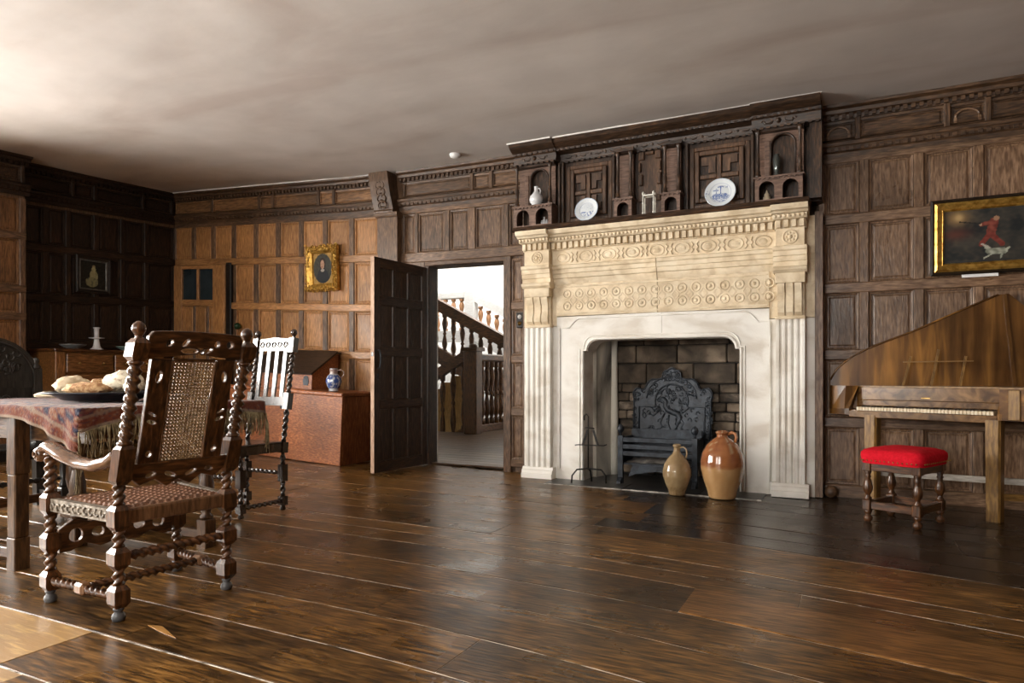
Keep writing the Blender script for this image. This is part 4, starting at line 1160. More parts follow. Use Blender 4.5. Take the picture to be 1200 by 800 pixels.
# dark portrait on the recess wall
dz = S(-7.85, 4.86)
dp = thing('dark_portrait', 'small dark portrait of a pale gowned woman in black frame on shadowed wall', 'painting', (-7.824, 4.865, 1.74+dz-.03), (0, 0, PI/2))
mitred(dp, .40, .42, [(0, 0), (0, .022), (.012, .030), (.038, .020), (.040, 0)], BLACKW)
mitred(dp, .40, .42, [(.040, 0), (.040, .018), (.050, .020), (.056, .010), (.056, 0)], M('dull_silver', (.10, .10, .09), (.20, .20, .18), (20, 20, 20), .4, metal=.5), 'slip')
def lady(u, v):
    n2 = noise.noise((u*12, v*12, 7)); c = mixc((.008, .008, .006), (.022, .02, .014), .5+n2)
    pale = mixc((.22, .20, .09), (.34, .32, .17), .5+n2)
    if math.hypot((u-.52)*1.3, v-.80) < .085: c = (.20, .16, .09)
    if math.hypot((u-.52)*1.2, v-.70) < .10: c = pale
    if math.hypot((u-.52)*1.0, (v-.47)*.8) < .17: c = pale
    if math.hypot((u-.45)*.8, (v-.24)*1.1) < .20: c = mixc(pale, (.05, .05, .03), .35+n2)
    return c
painting(dp, .29, .31, -.008, lady, 40, 44, .055)
# green door knob on the panelling
kz = S(-6.687, 5.95)
t = thing('green_knob', 'round dark green glass knob on the oak panel beside the cupboard door', 'knob', (-6.66, 5.955, 1.385+kz))
GG = M('green_glass', (.012, .035, .014), (.030, .075, .028), (9, 9, 9), .1)
ob('ball', B().blob((0, -.06, 0), (.042, .036, .042), 14, 10), GG, t)
ob('stem', B().lathe([(.022, 0), (.022, .012), (.010, .016), (.010, .05)], (0, 0, 0), 10, (0, -1, 0)), BRASS, t)
# smoke detector
t = thing('smoke_detector', 'small white round smoke detector on the plaster ceiling above the doorway', 'smoke detector', (-3.42, 5.62, CEIL+S(-3.42, 5.62)+.004))
ob('body', B().lathe([(.055, 0), (.055, -.012), (.048, -.028), (.030, -.036), (0, -.037)][::-1], n=20), PAPER, t)
# round ball at the foot of the trim
t = thing('wooden_ball', 'small dark wooden ball lying on the floor beside fireplace edging and panelling', 'ball', (-.155, 5.86, .049))
ob('ball', B().blob((0, 0, 0), (.048, .048, .048), 16, 12), oakd('X'), t)

#@@PART4
# ================================================================ FURNITURE BY THE BACK WALL
# ---------- long chest with desk box and jug
cx, cy = -5.40, 5.625
ct = thing('oak_chest', 'long red brown oak coffer chest standing against the panelled back wall behind open door', 'chest', (cx, cy, S(cx, cy)), (0, .050, 0))
hw_, hd = .795, .275
CWX, CWZ = chestwood('X'), chestwood('Z')
ob('front_board', B().cbox(-hw_, hw_, -hd, -hd+.03, .0, .695, .004), CWX, ct)
ob('back_board', B().cbox(-hw_, hw_, hd-.03, hd, .0, .695, .004), CWX, ct)
for sx in (-1, 1): ob('end_board', B().cbox(min(sx*hw_, sx*(hw_-.03)), max(sx*hw_, sx*(hw_-.03)), -hd+.03, hd-.03, 0, .695, .004), CWZ, ct)
ob('floor_board', B().box(-hw_+.03, hw_-.03, -hd+.03, hd-.03, .05, .07), CWX, ct)
ob('lid', B().cbox(-hw_-.015, hw_+.012, -hd-.02, hd, .697, .735, .008), CWX, ct)
ob('lock_plate', B().cbox(-.04, .04, -hd-.004, -hd, .52, .62, .002), IRON, ct)
ob('cleat', B().cbox(hw_-.01, hw_+.012, -hd-.015, -hd+.015, .655, .697, .003), CWZ, ct)
topz = lambda x: S(cx, cy)+.735-(x-cx)*.05+.001
bx = thing('desk_box', 'slope topped brown wooden desk box standing on the long chest', 'box', (-5.56, 5.68, topz(-5.56)+.001), (0, .050, 0))
b = B(); bw = .46
pr = [(-.20, 0), (.20, 0), (.20, .38), (.15, .38), (-.20, .165)]
ob('body', B().prism(pr, -bw, bw, 1, lambda u, d, z: (u, d, z)), CWX, bx, fixn=True)
DK = M('desk_lid', (.016, .011, .008), (.065, .042, .028), GR['X'], .40, .2, mott=.3)
sl_ = lambda u0, u1, dz_, nm: ob(nm, B().prism([(-.235, .150+dz_), (.16, .395+dz_), (.15, .412+dz_), (-.245, .168+dz_)], u0, u1, 1, lambda u, d, z: (u, d, z)), DK, bx, fixn=True)
sl_(-bw-.02, .15, .0, 'lid_leaf'); sl_(.155, bw+.03, .004, 'lid_leaf')
ob('back_shelf', B().box(-bw-.02, bw+.03, .14, .205, .385, .405), DK, bx)
ob('lock_plate', B().plate([(bw-.11, .04), (bw-.05, .04), (bw-.04, .08), (bw-.05, .13), (bw-.08, .145), (bw-.11, .13), (bw-.12, .08)], [], .005, lambda a, z, t: (a, -.20-t, z)), IRON, bx, fixn=True)
def pblue(a, r, h):
    n_ = noise.noise((math.cos(a)*4.2, math.sin(a)*4.2, h*34)); c = (.50, .52, .55)
    if .03 < h < .165:
        c = (.050, .095, .30) if n_ > -.08 else (.52, .56, .62)
        if abs(h-.158) < .006 or abs(h-.036) < .005: c = (.05, .10, .30)
    elif .17 < h < .232: c = (.32, .23, .20) if h > .176 else (.5, .5, .52)
    return c
jug('blue_jug', 'blue and white patterned stoneware jug with handle standing on the long chest', (-4.79, 5.47, topz(-4.79)+.003),
    [(0, 0), (.048, 0), (.052, .008), (.046, .022), (.066, .05), (.082, .09), (.080, .125), (.060, .16), (.042, .176), (.040, .20), (.042, .232), (.037, .235), (.034, .20)], pblue,
    [(.038, .01, .212), (.068, .03, .220), (.094, .045, .200), (.094, .045, .165), (.070, .03, .135)], .009, 40)

# ---------- chest of drawers in the recess
dx_, dy_ = -7.58, 4.80
dr = thing('chest_of_drawers', 'walnut chest of drawers standing in the dark panelled recess', 'chest of drawers', (dx_, dy_, S(dx_, dy_)+.004))
DRW = lambda ax: M('drawer_walnut_'+ax, (.10, .042, .012), (.33, .155, .052), GR[ax], .30, .1, rnd=.15, mott=.3, c3=(.19, .083, .027), coat=.2)
X0, X1, Y0, Y1 = -.24, .22, -.61, .62
ob('carcase', B().box(X0, X1-.02, Y0, Y1, .08, 1.03), DRW('Y'), dr)
ob('top', B().cbox(X0-.005, X1+.025, Y0-.02, Y1+.02, 1.03, 1.062, .008), walnut('Y'), dr)
ob('plinth', B().cbox(X0, X1+.012, Y0-.01, Y1+.01, .05, .12, .006), DRW('Y'), dr)
for sx in (X0+.03, X1-.05):
    for sy in (Y0+.05, Y1-.05): ob('foot', B().lathe([(.025, 0), (.04, .02), (.04, .035), (.025, .034)], (sx, sy, 0), 10), walnut('Z'), dr)
for ya in (Y0, Y1-.10): ob('stile', B().cbox(X1-.02, X1+.004, ya, ya+.10, .12, 1.03, .003), DRW('Z'), dr)
zz = [.125, .37, .60, .80, 1.02]
for k, (za, zb) in enumerate(zip(zz, zz[1:])):
    for ya, yb in ((Y0+.105, .010), (.018, Y1-.105)):
        f = ob('drawer', B().cbox(X1-.02, X1+.008, ya+.006, yb-.006, za+.01, zb-.01, .006), DRW('Y'), dr)
        for fy_ in (.25, .75):
            yk = ya+(yb-ya)*fy_
            ob('knob', B().lathe([(.007, 0), (.007, .012), (.013, .018), (.012, .028), (0, .032)], (X1+.007, yk, (za+zb)/2), 10, (1, 0, 0)), BRASS, f)
dtop = S(dx_, dy_)+.004+1.063
PEW = M('pewter', (.22, .24, .25), (.38, .40, .41), (12, 12, 12), .30, metal=.3)
GRN = M('celadon', (.20, .30, .27), (.34, .44, .40), (9, 9, 9), .15, coat=.3)
bowlp = lambda r, h: [(0, .004), (r*.35, 0), (r*.40, .006), (r*.75, h*.55), (r, h), (r*1.02, h+.004), (r*.97, h+.003), (r*.7, h*.6), (r*.3, .014), (0, .012)]
for nm, lb, yy, r, m_ in (('shallow_dish', 'shallow grey white dish on the chest of drawers beside the candlestick, away from corner', 4.45, .125, PEW), ('shallow_dish', 'shallow greenish dish on the chest of drawers between candlestick and corner', 5.06, .115, GRN)):
    t = thing(nm, lb, 'dish', (-7.50, yy, dtop), group='shallow dishes on the chest of drawers'); ob('bowl', B().lathe(bowlp(r, .045), n=28), m_, t)
t = thing('candlestick', 'white candlestick with wide drip pan on the chest of drawers', 'candlestick', (-7.52, 4.72, dtop))
ob('base', B().lathe([(0, 0), (.068, 0), (.066, .012), (.045, .025), (.034, .05), (.027, .10), (.026, .125)], n=20), CERAM, t)
ob('drip_pan', B().lathe([(.02, .122), (.075, .128), (.080, .136), (.074, .134), (.02, .132)], n=24), CERAM, t)
ob('socket', B().lathe([(.025, .132), (.024, .18), (.026, .235), (.036, .24), (.036, .25), (.02, .25), (.018, .235)], n=18), CERAM, t)

# ================================================================ SPINET AND STOOL
P0 = Vector((-.03, 5.775, 0)); E1 = Vector((.90, -.436, 0)); I1 = Vector((.436, .90, 0)); SL = .97
sp = thing('spinet', 'walnut bentside spinet with raised lid and open keyboard on square legs', 'spinet', (.42, 5.56, 0))
def W(s_, d, z): v = P0+E1*s_+I1*d; return (v.x-.42, v.y-5.56, z)
def LW(x, y, z): return (x-.42, y-5.56, z)
def slab(name, pts, z0, z1, mat, par=sp):
    b = B(); n = len(pts)
    for z in (z0, z1):
        for x, y in pts: b.V(*LW(x, y, z))
    for j in range(n): b.F((j, (j+1) % n, n+(j+1) % n, n+j))
    b.F(list(range(n))[::-1]); b.F([n+j for j in range(n)])
    return ob(name, b, mat, par, fixn=True)
wxy = lambda s_, d: ((P0+E1*s_+I1*d).x, (P0+E1*s_+I1*d).y)
SWX, SWZ = spinetwood('X'), spinetwood('Z')
body = [wxy(0, .125), wxy(SL, .125), wxy(SL, 0), wxy(1.14, 0), (1.50, 5.42), (1.72, 5.66), (1.78, 5.895), (-.02, 5.895)]
M('spinet_burr', (.085, .038, .012), (.30, .160, .060), (9, 9, 9), .22, mott=.4, coat=.3, distort=1.5)
slab('case', body, .66, .862, SWX)
slab('case_rim', [wxy(.0, .118), wxy(SL+.004, .118), wxy(SL+.004, -.006), wxy(1.145, -.006), (1.51, 5.415), (1.73, 5.655), (1.785, 5.898), (-.02, 5.898)], .862, .874, honey('X'))
slab('end_block', [(-.165, 5.897), (-.15, 5.862), wxy(-.035, 0), wxy(0, .0), wxy(.0, .118), (-.022, 5.897)], .655, .70, SWX)
b = B(); lo_ = [(-.165, 5.897), (-.15, 5.862), wxy(-.035, 0), wxy(0, .0), (.0, 5.897)]; hi_ = [(-.165, 5.897), (-.15, 5.862), wxy(-.035, .02), wxy(.03, .085), (.0, 5.897)]
for x, y in lo_: b.V(*LW(x, y, .70))
for x, y in hi_: b.V(*LW(x, y, .874))
for j in range(5): b.F((j, (j+1) % 5, 5+(j+1) % 5, 5+j))
b.F(range(5)); b.F(range(5, 10)); ob('cheek', b, SWZ, sp, fixn=True)
b = B()
for s_ in (SL-.012, SL+.012):
    for d, z in ((0, .655), (0, .70), (.10, .874), (.125, .874), (.125, .655)): b.V(*W(s_, d, z))
for j in range(5): b.F((j, (j+1) % 5, 5+(j+1) % 5, 5+j))
b.F(range(5)); b.F(range(5, 10)); ob('cheek', b, SWZ, sp, fixn=True)
def wbox(name, s0, s1, d0, d1, z0, z1, mat, dz_=0):
    b = B(); b.T = lambda x, y, z: W(x, y, z); b.cbox(s0, s1, d0, d1, z0, z1, .003); return ob(name, b, mat, sp, fixn=True)
wbox('key_slip', 0, SL-.012, -.004, .018, .640, .688, M('spinet_burr', (0, 0, 0)))
wbox('key_bed', 0, SL-.012, .018, .125, .655, .693, SWX)
wbox('name_board', .02, SL-.014, .110, .126, .725, .862, M('spinet_burr', (.075, .035, .014), (.26, .14, .06), (9, 9, 9), .22, mott=.4, coat=.3, distort=1.5))
wbox('batten', .02, SL-.014, .104, .112, .765, .772, SWX)
wbox('corner_post', 1.02, 1.085, -.010, .0, .665, .855, honey('Z'))
nk = 40; k0, k1 = .055, SL-.03; kw = (k1-k0)/nk
src = wbox('key', k0, k0+kw-.0015, .000, .118, .690, .716, IVORY)
for k in range(1, nk):
    v = E1*(k*kw); share(src, sp, (v.x, v.y, 0))
src = None
for k in range(nk-1):
    if k % 7 in (2, 6): continue
    s_ = k0+(k+1)*kw-.005
    if src is None: src = wbox('key', s_, s_+.0095, .050, .118, .714, .725, BLACKW); sb_ = k
    else: v = E1*((k-sb_)*kw); share(src, sp, (v.x, v.y, 0))
# maker's panel on the name board : small plain inlay line
wbox('inlay', .46, .52, .1085, .1105, .786, .792, GOLD)
# the lid, standing open against the wall, in two leaves
lid = [(-.149, .874), (-.161, .917), (-.119, .996), (-.06, 1.055), (-.001, 1.101), (.08, 1.147), (.173, 1.19), (.397, 1.28), (.665, 1.409), (.921, 1.526), (.961, 1.528), (1.02, .874)]
lean = lambda a, z, t: LW(a, 5.885-t*1.0+(z-.874)*.03, z)
ob('lid', B().plate(lid, [], .016, lean), SWZ, sp, fixn=True)
lid2 = [(1.024, .874), (.966, 1.532), (.985, 1.53), (1.07, 1.44), (1.25, 1.25), (1.45, 1.05), (1.62, .874)]
ob('lid_leaf', B().plate(lid2, [], .016, lambda a, z, t: LW(a, 5.888-t+(z-.874)*.03, z)), SWZ, sp, fixn=True)
q = B().obox(LW(1.015, 5.864, .876), LW(.958, 5.884, 1.525), .022, .006, (0, 1, 0)); ob('hinge_batten', q, SWZ, sp)
ed = [lean(a, z, .018) for a, z in lid[1:10]]
ob('lid_edge', B().tube(ed, .007, 6), SWX, sp)
for s_ in (.07, .42, .80): wbox('hinge', s_*1.05, s_*1.05+.05, .19-.10*s_*0, .20, .874, .878, BRASS)
# music desk of thin laths
md = bpy.data.objects.new('music_desk', None); COL.objects.link(md); md.parent = sp
for a, z0, e, z1 in ((.322, .874, .376, 1.092), (.497, .874, .549, 1.139), (.672, .874, .713, 1.088)):
    ob('lath', B().obox(LW(a, 5.715, z0), LW(e, 5.76, z1), .016, .008, (0, 1, 0)), honey('Z'), md)
ob('lath', B().obox(LW(.325, 5.742, 1.050), LW(.755, 5.742, 1.053), .014, .008, (0, 0, 1)), honey('X'), md)
for nm, x, y in (('leg', .825, 5.385), ('leg', .128, 5.735), ('leg', 1.46, 5.50)):
    b = B(); pts = [(-.042, -.042), (.030, -.042), (.042, -.030), (.042, .042), (-.042, .042)]
    for z, k in ((0, .92), (.66, 1.0)):
        for px, py in pts:
            v = E1*px*k+I1*py*k; b.V(*LW(x+v.x, y+v.y, z))
    for j in range(5): b.F((j, (j+1) % 5, 5+(j+1) % 5, 5+j))
    b.F(range(5)); b.F(range(5, 10)); ob(nm, b, honey('Z'), sp, fixn=True)
PALE = M('pale_lit_wood', (.34, .30, .25), (.55, .51, .45), GR['X'], .6, .2)  # whitish tone painted for the light falling on the stretcher
ob('stretcher', B().obox(LW(.16, 5.80, .225), LW(1.45, 5.66, .225), .022, .042), PALE, sp)
ob('stretcher', B().obox(LW(.86, 5.41, .16), LW(1.44, 5.50, .16), .03, .045), honey('X'), sp)

stl = thing('footstool', 'joined oak stool with scarlet studded cushion and turned legs standing before the spinet', 'stool', (.293, 5.10, 0), math.radians(-26))
lx, ly = .150, .168
for sx in (-1, 1):
    for sy in (-1, 1):
        b = B(); x, y = sx*lx, sy*ly
        b.lathe([(.016, 0), (.026, .015), (.028, .03), (.016, .045), (.014, .05), (.022, .06), (.024, .075), (.02, .08)], (x, y, 0), 12)
        b.cbox(x-.026, x+.026, y-.026, y+.026, .078, .148, .005)
        b.lathe([(.022, .146), (.024, .156), (.014, .168), (.016, .18), (.028, .205), (.031, .225), (.024, .255), (.015, .285), (.022, .295), (.015, .305), (.022, .325), (.022, .335)], (x, y, 0), 12)
        b.cbox(x-.026, x+.026, y-.026, y+.026, .333, .396, .004)
        ob('leg', b, walnut('Z'), stl)
for sx in (-1, 1):
    ob('rail', B().cbox(sx*lx-.016, sx*lx+.016, -ly+.024, ly-.024, .335, .394, .003), walnut('Y'), stl)
    ob('stretcher', B().cbox(sx*lx-.016, sx*lx+.016, -ly+.024, ly-.024, .088, .136, .003), walnut('Y'), stl)
for sy in (-1, 1):
    ob('rail', B().cbox(-lx+.024, lx-.024, sy*ly-.016, sy*ly+.016, .335, .394, .003), walnut('X'), stl)
    ob('stretcher', B().cbox(-lx+.024, lx-.024, sy*ly-.016, sy*ly+.016, .088, .136, .003), walnut('X'), stl)
cw, cd = lx+.042, ly+.042
def cush(u, v):
    # superellipse pad: rounded border then a crowned top
    a = 2*PI*u; ca, sa = math.cos(a), math.sin(a); n4 = 7
    k = (abs(ca)**n4+abs(sa)**n4)**(-1/n4)
    prof_ = [(1.0, -.012), (1.03, .012), (1.045, .038), (1.035, .058), (.96, .074), (.75, .086), (.4, .093), (0, .095)]
    t_ = v*7; i = min(6, int(t_)); f_ = t_-i
    r = prof_[i][0]+(prof_[i+1][0]-prof_[i][0])*f_; h = prof_[i][1]+(prof_[i+1][1]-prof_[i][1])*f_
    wv = .004*noise.noise((ca*k*r*3, sa*k*r*3, 2))
    return (ca*k*r*cw, sa*k*r*cd, .396+h+wv*(v > .3))
ob('cushion', B().grid(64, 21, cush), RED, stl, fixn=True)
src = ob('stud', B().blob((0, 0, 0), (.0055, .0055, .0055), 8, 6), BRASS, stl, loc=(cw*1.015, cd, .405))
for i in range(13):
    f_ = .88*(-1+2*i/12)
    for sx in (-1, 1): share(src, stl, (sx*cw*1.02, f_*cd*.95, .405)); share(src, stl, (f_*cw*.95, sx*cd*1.02, .405))

#@@PART5
# ================================================================ ARMCHAIR (its back to the camera), local: +x = its back, y across
ac = thing('cane_armchair', 'tall carved walnut armchair with barley twist posts and cane back at table end', 'chair', (-2.745, 1.94, 0), math.radians(-6.8))
WZ, WY, WX = walnut('Z'), walnut('Y'), walnut('X')
LIT = M('walnut_lit', (.10, .045, .018), (.27, .135, .062), GR['Z'], .33, .15, mott=.25, coat=.25)  # lighter copy of the chair walnut, with daylight put into its colour
FOOT = M('worn_foot', (.035, .035, .04), (.11, .107, .105), (20, 20, 20), .4)
bxk = lambda z: .23+max(0, z-.50)*.25
def foot(x, y, par):
    ob('foot', B().lathe([(.014, 0), (.022, .004), (.026, .016), (.022, .03), (.014, .038), (.020, .044), (.020, .054)], (x, y, 0), 12), FOOT, par)
def block(b, x, y, z0, z1, h, x2=None):
    # chamfered square block, may lean from x to x2
    x2 = x if x2 is None else x2; c = .018; q = len(b.v)
    for z, xx, k in ((z0, x, .62), (z0+c, x+(x2-x)*.1, 1), (z1-c, x+(x2-x)*.9, 1), (z1, x2, .62)):
        for sx, sy in ((-1, -1), (1, -1), (1, 1), (-1, 1)): b.V(xx+sx*h*k, y+sy*h*k, z)
    for r in range(3):
        for j in range(4): b.F((q+4*r+j, q+4*r+(j+1) % 4, q+4*r+4+(j+1) % 4, q+4*r+4+j))
    b.F((q+3, q+2, q+1, q)); b.F((q+12, q+13, q+14, q+15))
for sy in (-1, 1):
    y = sy*.232
    p = B()
    block(p, .23, y, .053, .140, .030); p.twist((.23, y, .135), (.23, y, .207), .025, .034)
    block(p, .23, y, .203, .285, .031); p.twist((.23, y, .280), (.23, y, .355), .025, .034)
    block(p, .23, y, .351, .448, .031); p.twist((.23, y, .444), (.232, y, .532), .025, .034)
    block(p, bxk(.528), y, .528, .686, .030, bxk(.686))
    p.lathe([(.026, 0), (.030, .006), (.024, .014)], (bxk(.686), y, .684), 12)
    p.twist((bxk(.69), y, .690), (bxk(1.0), y, 1.0), .027, .036, 14, .42, 2, -1)
    p.lathe([(.024, 0), (.029, .008), (.022, .016)], (bxk(.995), y, .992), 12)
    block(p, bxk(1.004), y, 1.004, 1.090, .031, bxk(1.09))
    p.lathe([(.020, 0), (.012, .006), (.014, .014), (.024, .03), (.026, .04), (.020, .056), (.008, .066), (0, .068)], (bxk(1.088), y, 1.088), 12)
    ob('back_post', p, WZ, ac, fixn=True)
    foot(.23, y, ac)
    yf = sy*.275; x = -.235
    p = B()
    block(p, x, yf, .053, .134, .030); p.twist((x, yf, .130), (x, yf, .216), .025, .034)
    block(p, x, yf, .212, .293, .030); p.twist((x, yf, .288), (x, yf, .374), .025, .034)
    block(p, x, yf, .370, .460, .030); p.twist((x, yf, .456), (x, yf, .622), .026, .034)
    p.lathe([(.022, 0), (.028, .006), (.022, .014)], (x, yf, .615), 12)
    ob('front_leg', p, WZ, ac, fixn=True)
    foot(x, yf, ac)
    # arm: dipping and scrolled at the front
    yb = sy*.232
    arm = [(-.300, yf, .612), (-.285, yf, .640), (-.255, yf, .652), (-.22, yf, .648), (-.13, yf*.99+yb*.01, .625), (-.03, (yf+yb)/2, .596), (.07, (yf+yb*2)/3, .592), (.16, yb, .612), (.23, yb, .648)]
    pts = []
    for i in range(len(arm)-1):
        a, c = Vector(arm[i]), Vector(arm[i+1])
        for k in range(3): pts.append(a.lerp(c, k/3))
    pts.append(Vector(arm[-1]))
    rr = [.028+.006*math.sin(PI*i/len(pts)) for i in range(len(pts))]
    ARM = M('worn_arm', (.075, .034, .016), (.21, .105, .052), GR['X'], .24, .05, coat=.25)
    ob('arm', B().tube(pts, rr, 12, flat=.75), ARM, ac)
    sc_ = B(); sc_.lathe([(0, -.034), (.022, -.034), (.030, -.026), (.032, 0), (.030, .026), (.022, .034), (0, .034)], (-.292, yf, .618), 16, (0, 1, 0))
    sc_.tube([(-.292+.020*math.cos(t)*(1-.1*t), yf-sy*0-.036, .618+.020*math.sin(t)*(1-.1*t)) for t in [i*.6 for i in range(11)]], .005, 5)
    ob('arm_scroll', sc_, ARM, ac)
    # side stretcher with a middle block
    mid = (-.0025, (yf+y)/2, .094)
    q = B().twist((x+.028, yf, .094), (mid[0]-.032, mid[1], .094), .021, .034); ob('stretcher', q, WX, ac)
    q = B().twist((mid[0]+.032, mid[1], .094), (.23-.028, y, .094), .021, .034); ob('stretcher', q, WX, ac)
    ob('stretcher_block', B().cbox(mid[0]-.034, mid[0]+.034, mid[1]-.024, mid[1]+.024, .070, .118, .010), LIT, ac)
    # carved side seat rail
    q = B().obox((x+.02, yf, .413), (.21, y, .405), .028, .052); ob('seat_rail', q, M('lit_rail', (.10, .075, .05), (.45, .40, .33), (46, 46, 46), .4, .4), ac)  # whitish colour stands in for daylight on the side rail
    q = B(); random.seed(21)
    for i in range(11):
        f_ = (i+.6)/11.6; cxx = x+.03+(.43)*f_; cyy = yf+(y-yf)*f_
        q.tube([(cxx+.014*math.cos(t), cyy+sy*.016, .409+.014*math.sin(t)) for t in [i*.2+k*.9 for k in range(6)]], .0045, 5)
    ob('carving', q, M('lit_rail', (0, 0, 0)), ac, kind='stuff')
ob('seat_rail', B().cbox(.212, .246, -.205, .205, .372, .430, .006), LIT, ac)
ob('seat_rail', B().cbox(-.252, -.218, -.248, .248, .375, .435, .006), WY, ac)
ob('back_stretcher', B().twist((.23, -.202, .245), (.23, .202, .245), .022, .034), WY, ac)
ob('middle_stretcher', B().twist((-.0025, -.228, .094), (-.0025, .228, .094), .021, .034), WY, ac)
# carved front stretcher with piercings
o_ = [(-.245, .20), (-.20, .20), (-.14, .225), (-.08, .20), (0, .215), (.08, .20), (.14, .225), (.20, .20), (.245, .20), (.245, .30), (.19, .335), (.12, .315), (.05, .35), (0, .36), (-.05, .35), (-.12, .315), (-.19, .335), (-.245, .30)]
ob('front_stretcher', B().plate(o_, [circ(-.18, .265, .028, .030), circ(-.09, .265, .026, .022), circ(0, .285, .034, .035), circ(.09, .265, .026, .022), circ(.18, .265, .028, .030)], .024, lambda a, z, t: (-.247+t, a, z), .004), WY, ac, fixn=True)
# woven cane seat : a real weave relief
SEATM = M('seat_cane', (.13, .055, .028), (.33, .165, .090), (70, 70, 70), .45, .2)
def seat(u, v):
    xx = -.225+.445*u; hw2 = .252+(.212-.252)*u; yy = -hw2+2*hw2*v
    e = min(1, 12*min(u, 1-u, v, 1-v)+.0)
    return (xx, yy, .428+.010*e+.0045*math.sin(u*26*PI+PI*round(v*26))*1.0)
ob('cane_seat', B().grid(104, 52, seat, False), SEATM, ac)
# pierced back : everything in the leaning plane of the posts
bp = lambda a, z, t: (bxk(z)-.012+t, a, z)
crest = [(-.200, 1.012), (.200, 1.012), (.200, 1.10)]+[(.200-.4*i/24, 1.116+.010*math.sin(i/24*PI)**.5+.0*i) for i in range(1, 24)]+[(-.200, 1.10)]
leafh = lambda cx_, cz_, rx, rz, an: [(cx_+rx*math.cos(t)*math.cos(an)-rz*math.sin(t)*math.sin(an), cz_+rx*math.cos(t)*math.sin(an)+rz*math.sin(t)*math.cos(an)) for t in [2*PI*i/12 for i in range(12)]]
crh = [leafh(-.115, 1.078, .016, .012, .8), leafh(-.05, 1.080, .020, .010, .8), leafh(.085, 1.078, .013, .013, 0), leafh(.145, 1.078, .017, .015, 0), leafh(-.03, 1.048, .038, .011, 0), leafh(.05, 1.050, .020, .008, .5)]
ob('crest_rail', B().plate(crest, crh, .028, bp, .005), WY, ac, fixn=True)
for sy in (-1, 1):
    o_ = [(sy*.098, .60), (sy*.178, .60)]+[(sy*.178, .62+.392*i/12) for i in range(13)]+[(sy*.098, 1.012)]
    hl = [leafh(sy*.140, .945, .013, .024, .2*sy), leafh(sy*.148, .80, .018, .006, .5*sy), leafh(sy*.146, .768, .020, .008, .3*sy), leafh(sy*.140, .640, .012, .014, -.5*sy)]
    if sy > 0: o_ = o_[::-1]
    ob('side_splat', B().plate(o_, hl, .024, bp, .004), WZ, ac, fixn=True)
    q = B(); q.tube([(bxk(z)+.006, sy*.094, z) for z in [.60+.41*i/30 for i in range(31)]], .008, 6, twist=2*PI/.03, lobes=2, depth=.5)
    ob('rope_moulding', q, LIT, ac)
q = B(); q.tube([(bxk(1.012)+.004, -.09+.18*i/14, 1.012) for i in range(15)], .009, 6, twist=2*PI/.03, lobes=2, depth=.5); ob('rope_moulding', q, LIT, ac)
low = [(-.205, .555), (-.16, .515), (-.10, .535), (-.05, .50), (0, .525), (.05, .50), (.10, .535), (.16, .515), (.205, .555), (.205, .605), (-.205, .605)]
ob('lower_rail', B().plate(low, [leafh(-.12, .555, .022, .010, .3), leafh(-.04, .548, .026, .010, -.4), leafh(.05, .548, .026, .010, .4), leafh(.13, .555, .02, .010, -.2)], .026, bp, .004), WY, ac, fixn=True)
q = B()
for i in range(13):
    yy = -.087+.174*i/12; q.obox((bxk(.60)-.004, yy, .602), (bxk(1.01)-.004, yy, 1.01), .0042, .002, (0, 1, 0))
for i in range(30):
    zz_ = .606+.40*i/29; q.obox((bxk(zz_)-.002, -.092, zz_), (bxk(zz_)-.002, .092, zz_), .0042, .002, (1, 0, 0))
for i in range(-13, 30):
    for sg in (-1, 1):
        a0, z0_ = -.087*sg, .606+.0138*i; a1, z1_ = .087*sg, z0_+.174
        if z1_ < .61 or z0_ > 1.005: continue
        if z0_ < .606: a0 += sg*(.606-z0_); z0_ = .606
        if z1_ > 1.008: a1 -= sg*(z1_-1.008); z1_ = 1.008
        q.obox((bxk(z0_), a0, z0_), (bxk(z1_), a1, z1_), .0036, .0018, (1, 0, 0))
ob('cane_panel', q, CANE, ac, kind='stuff')

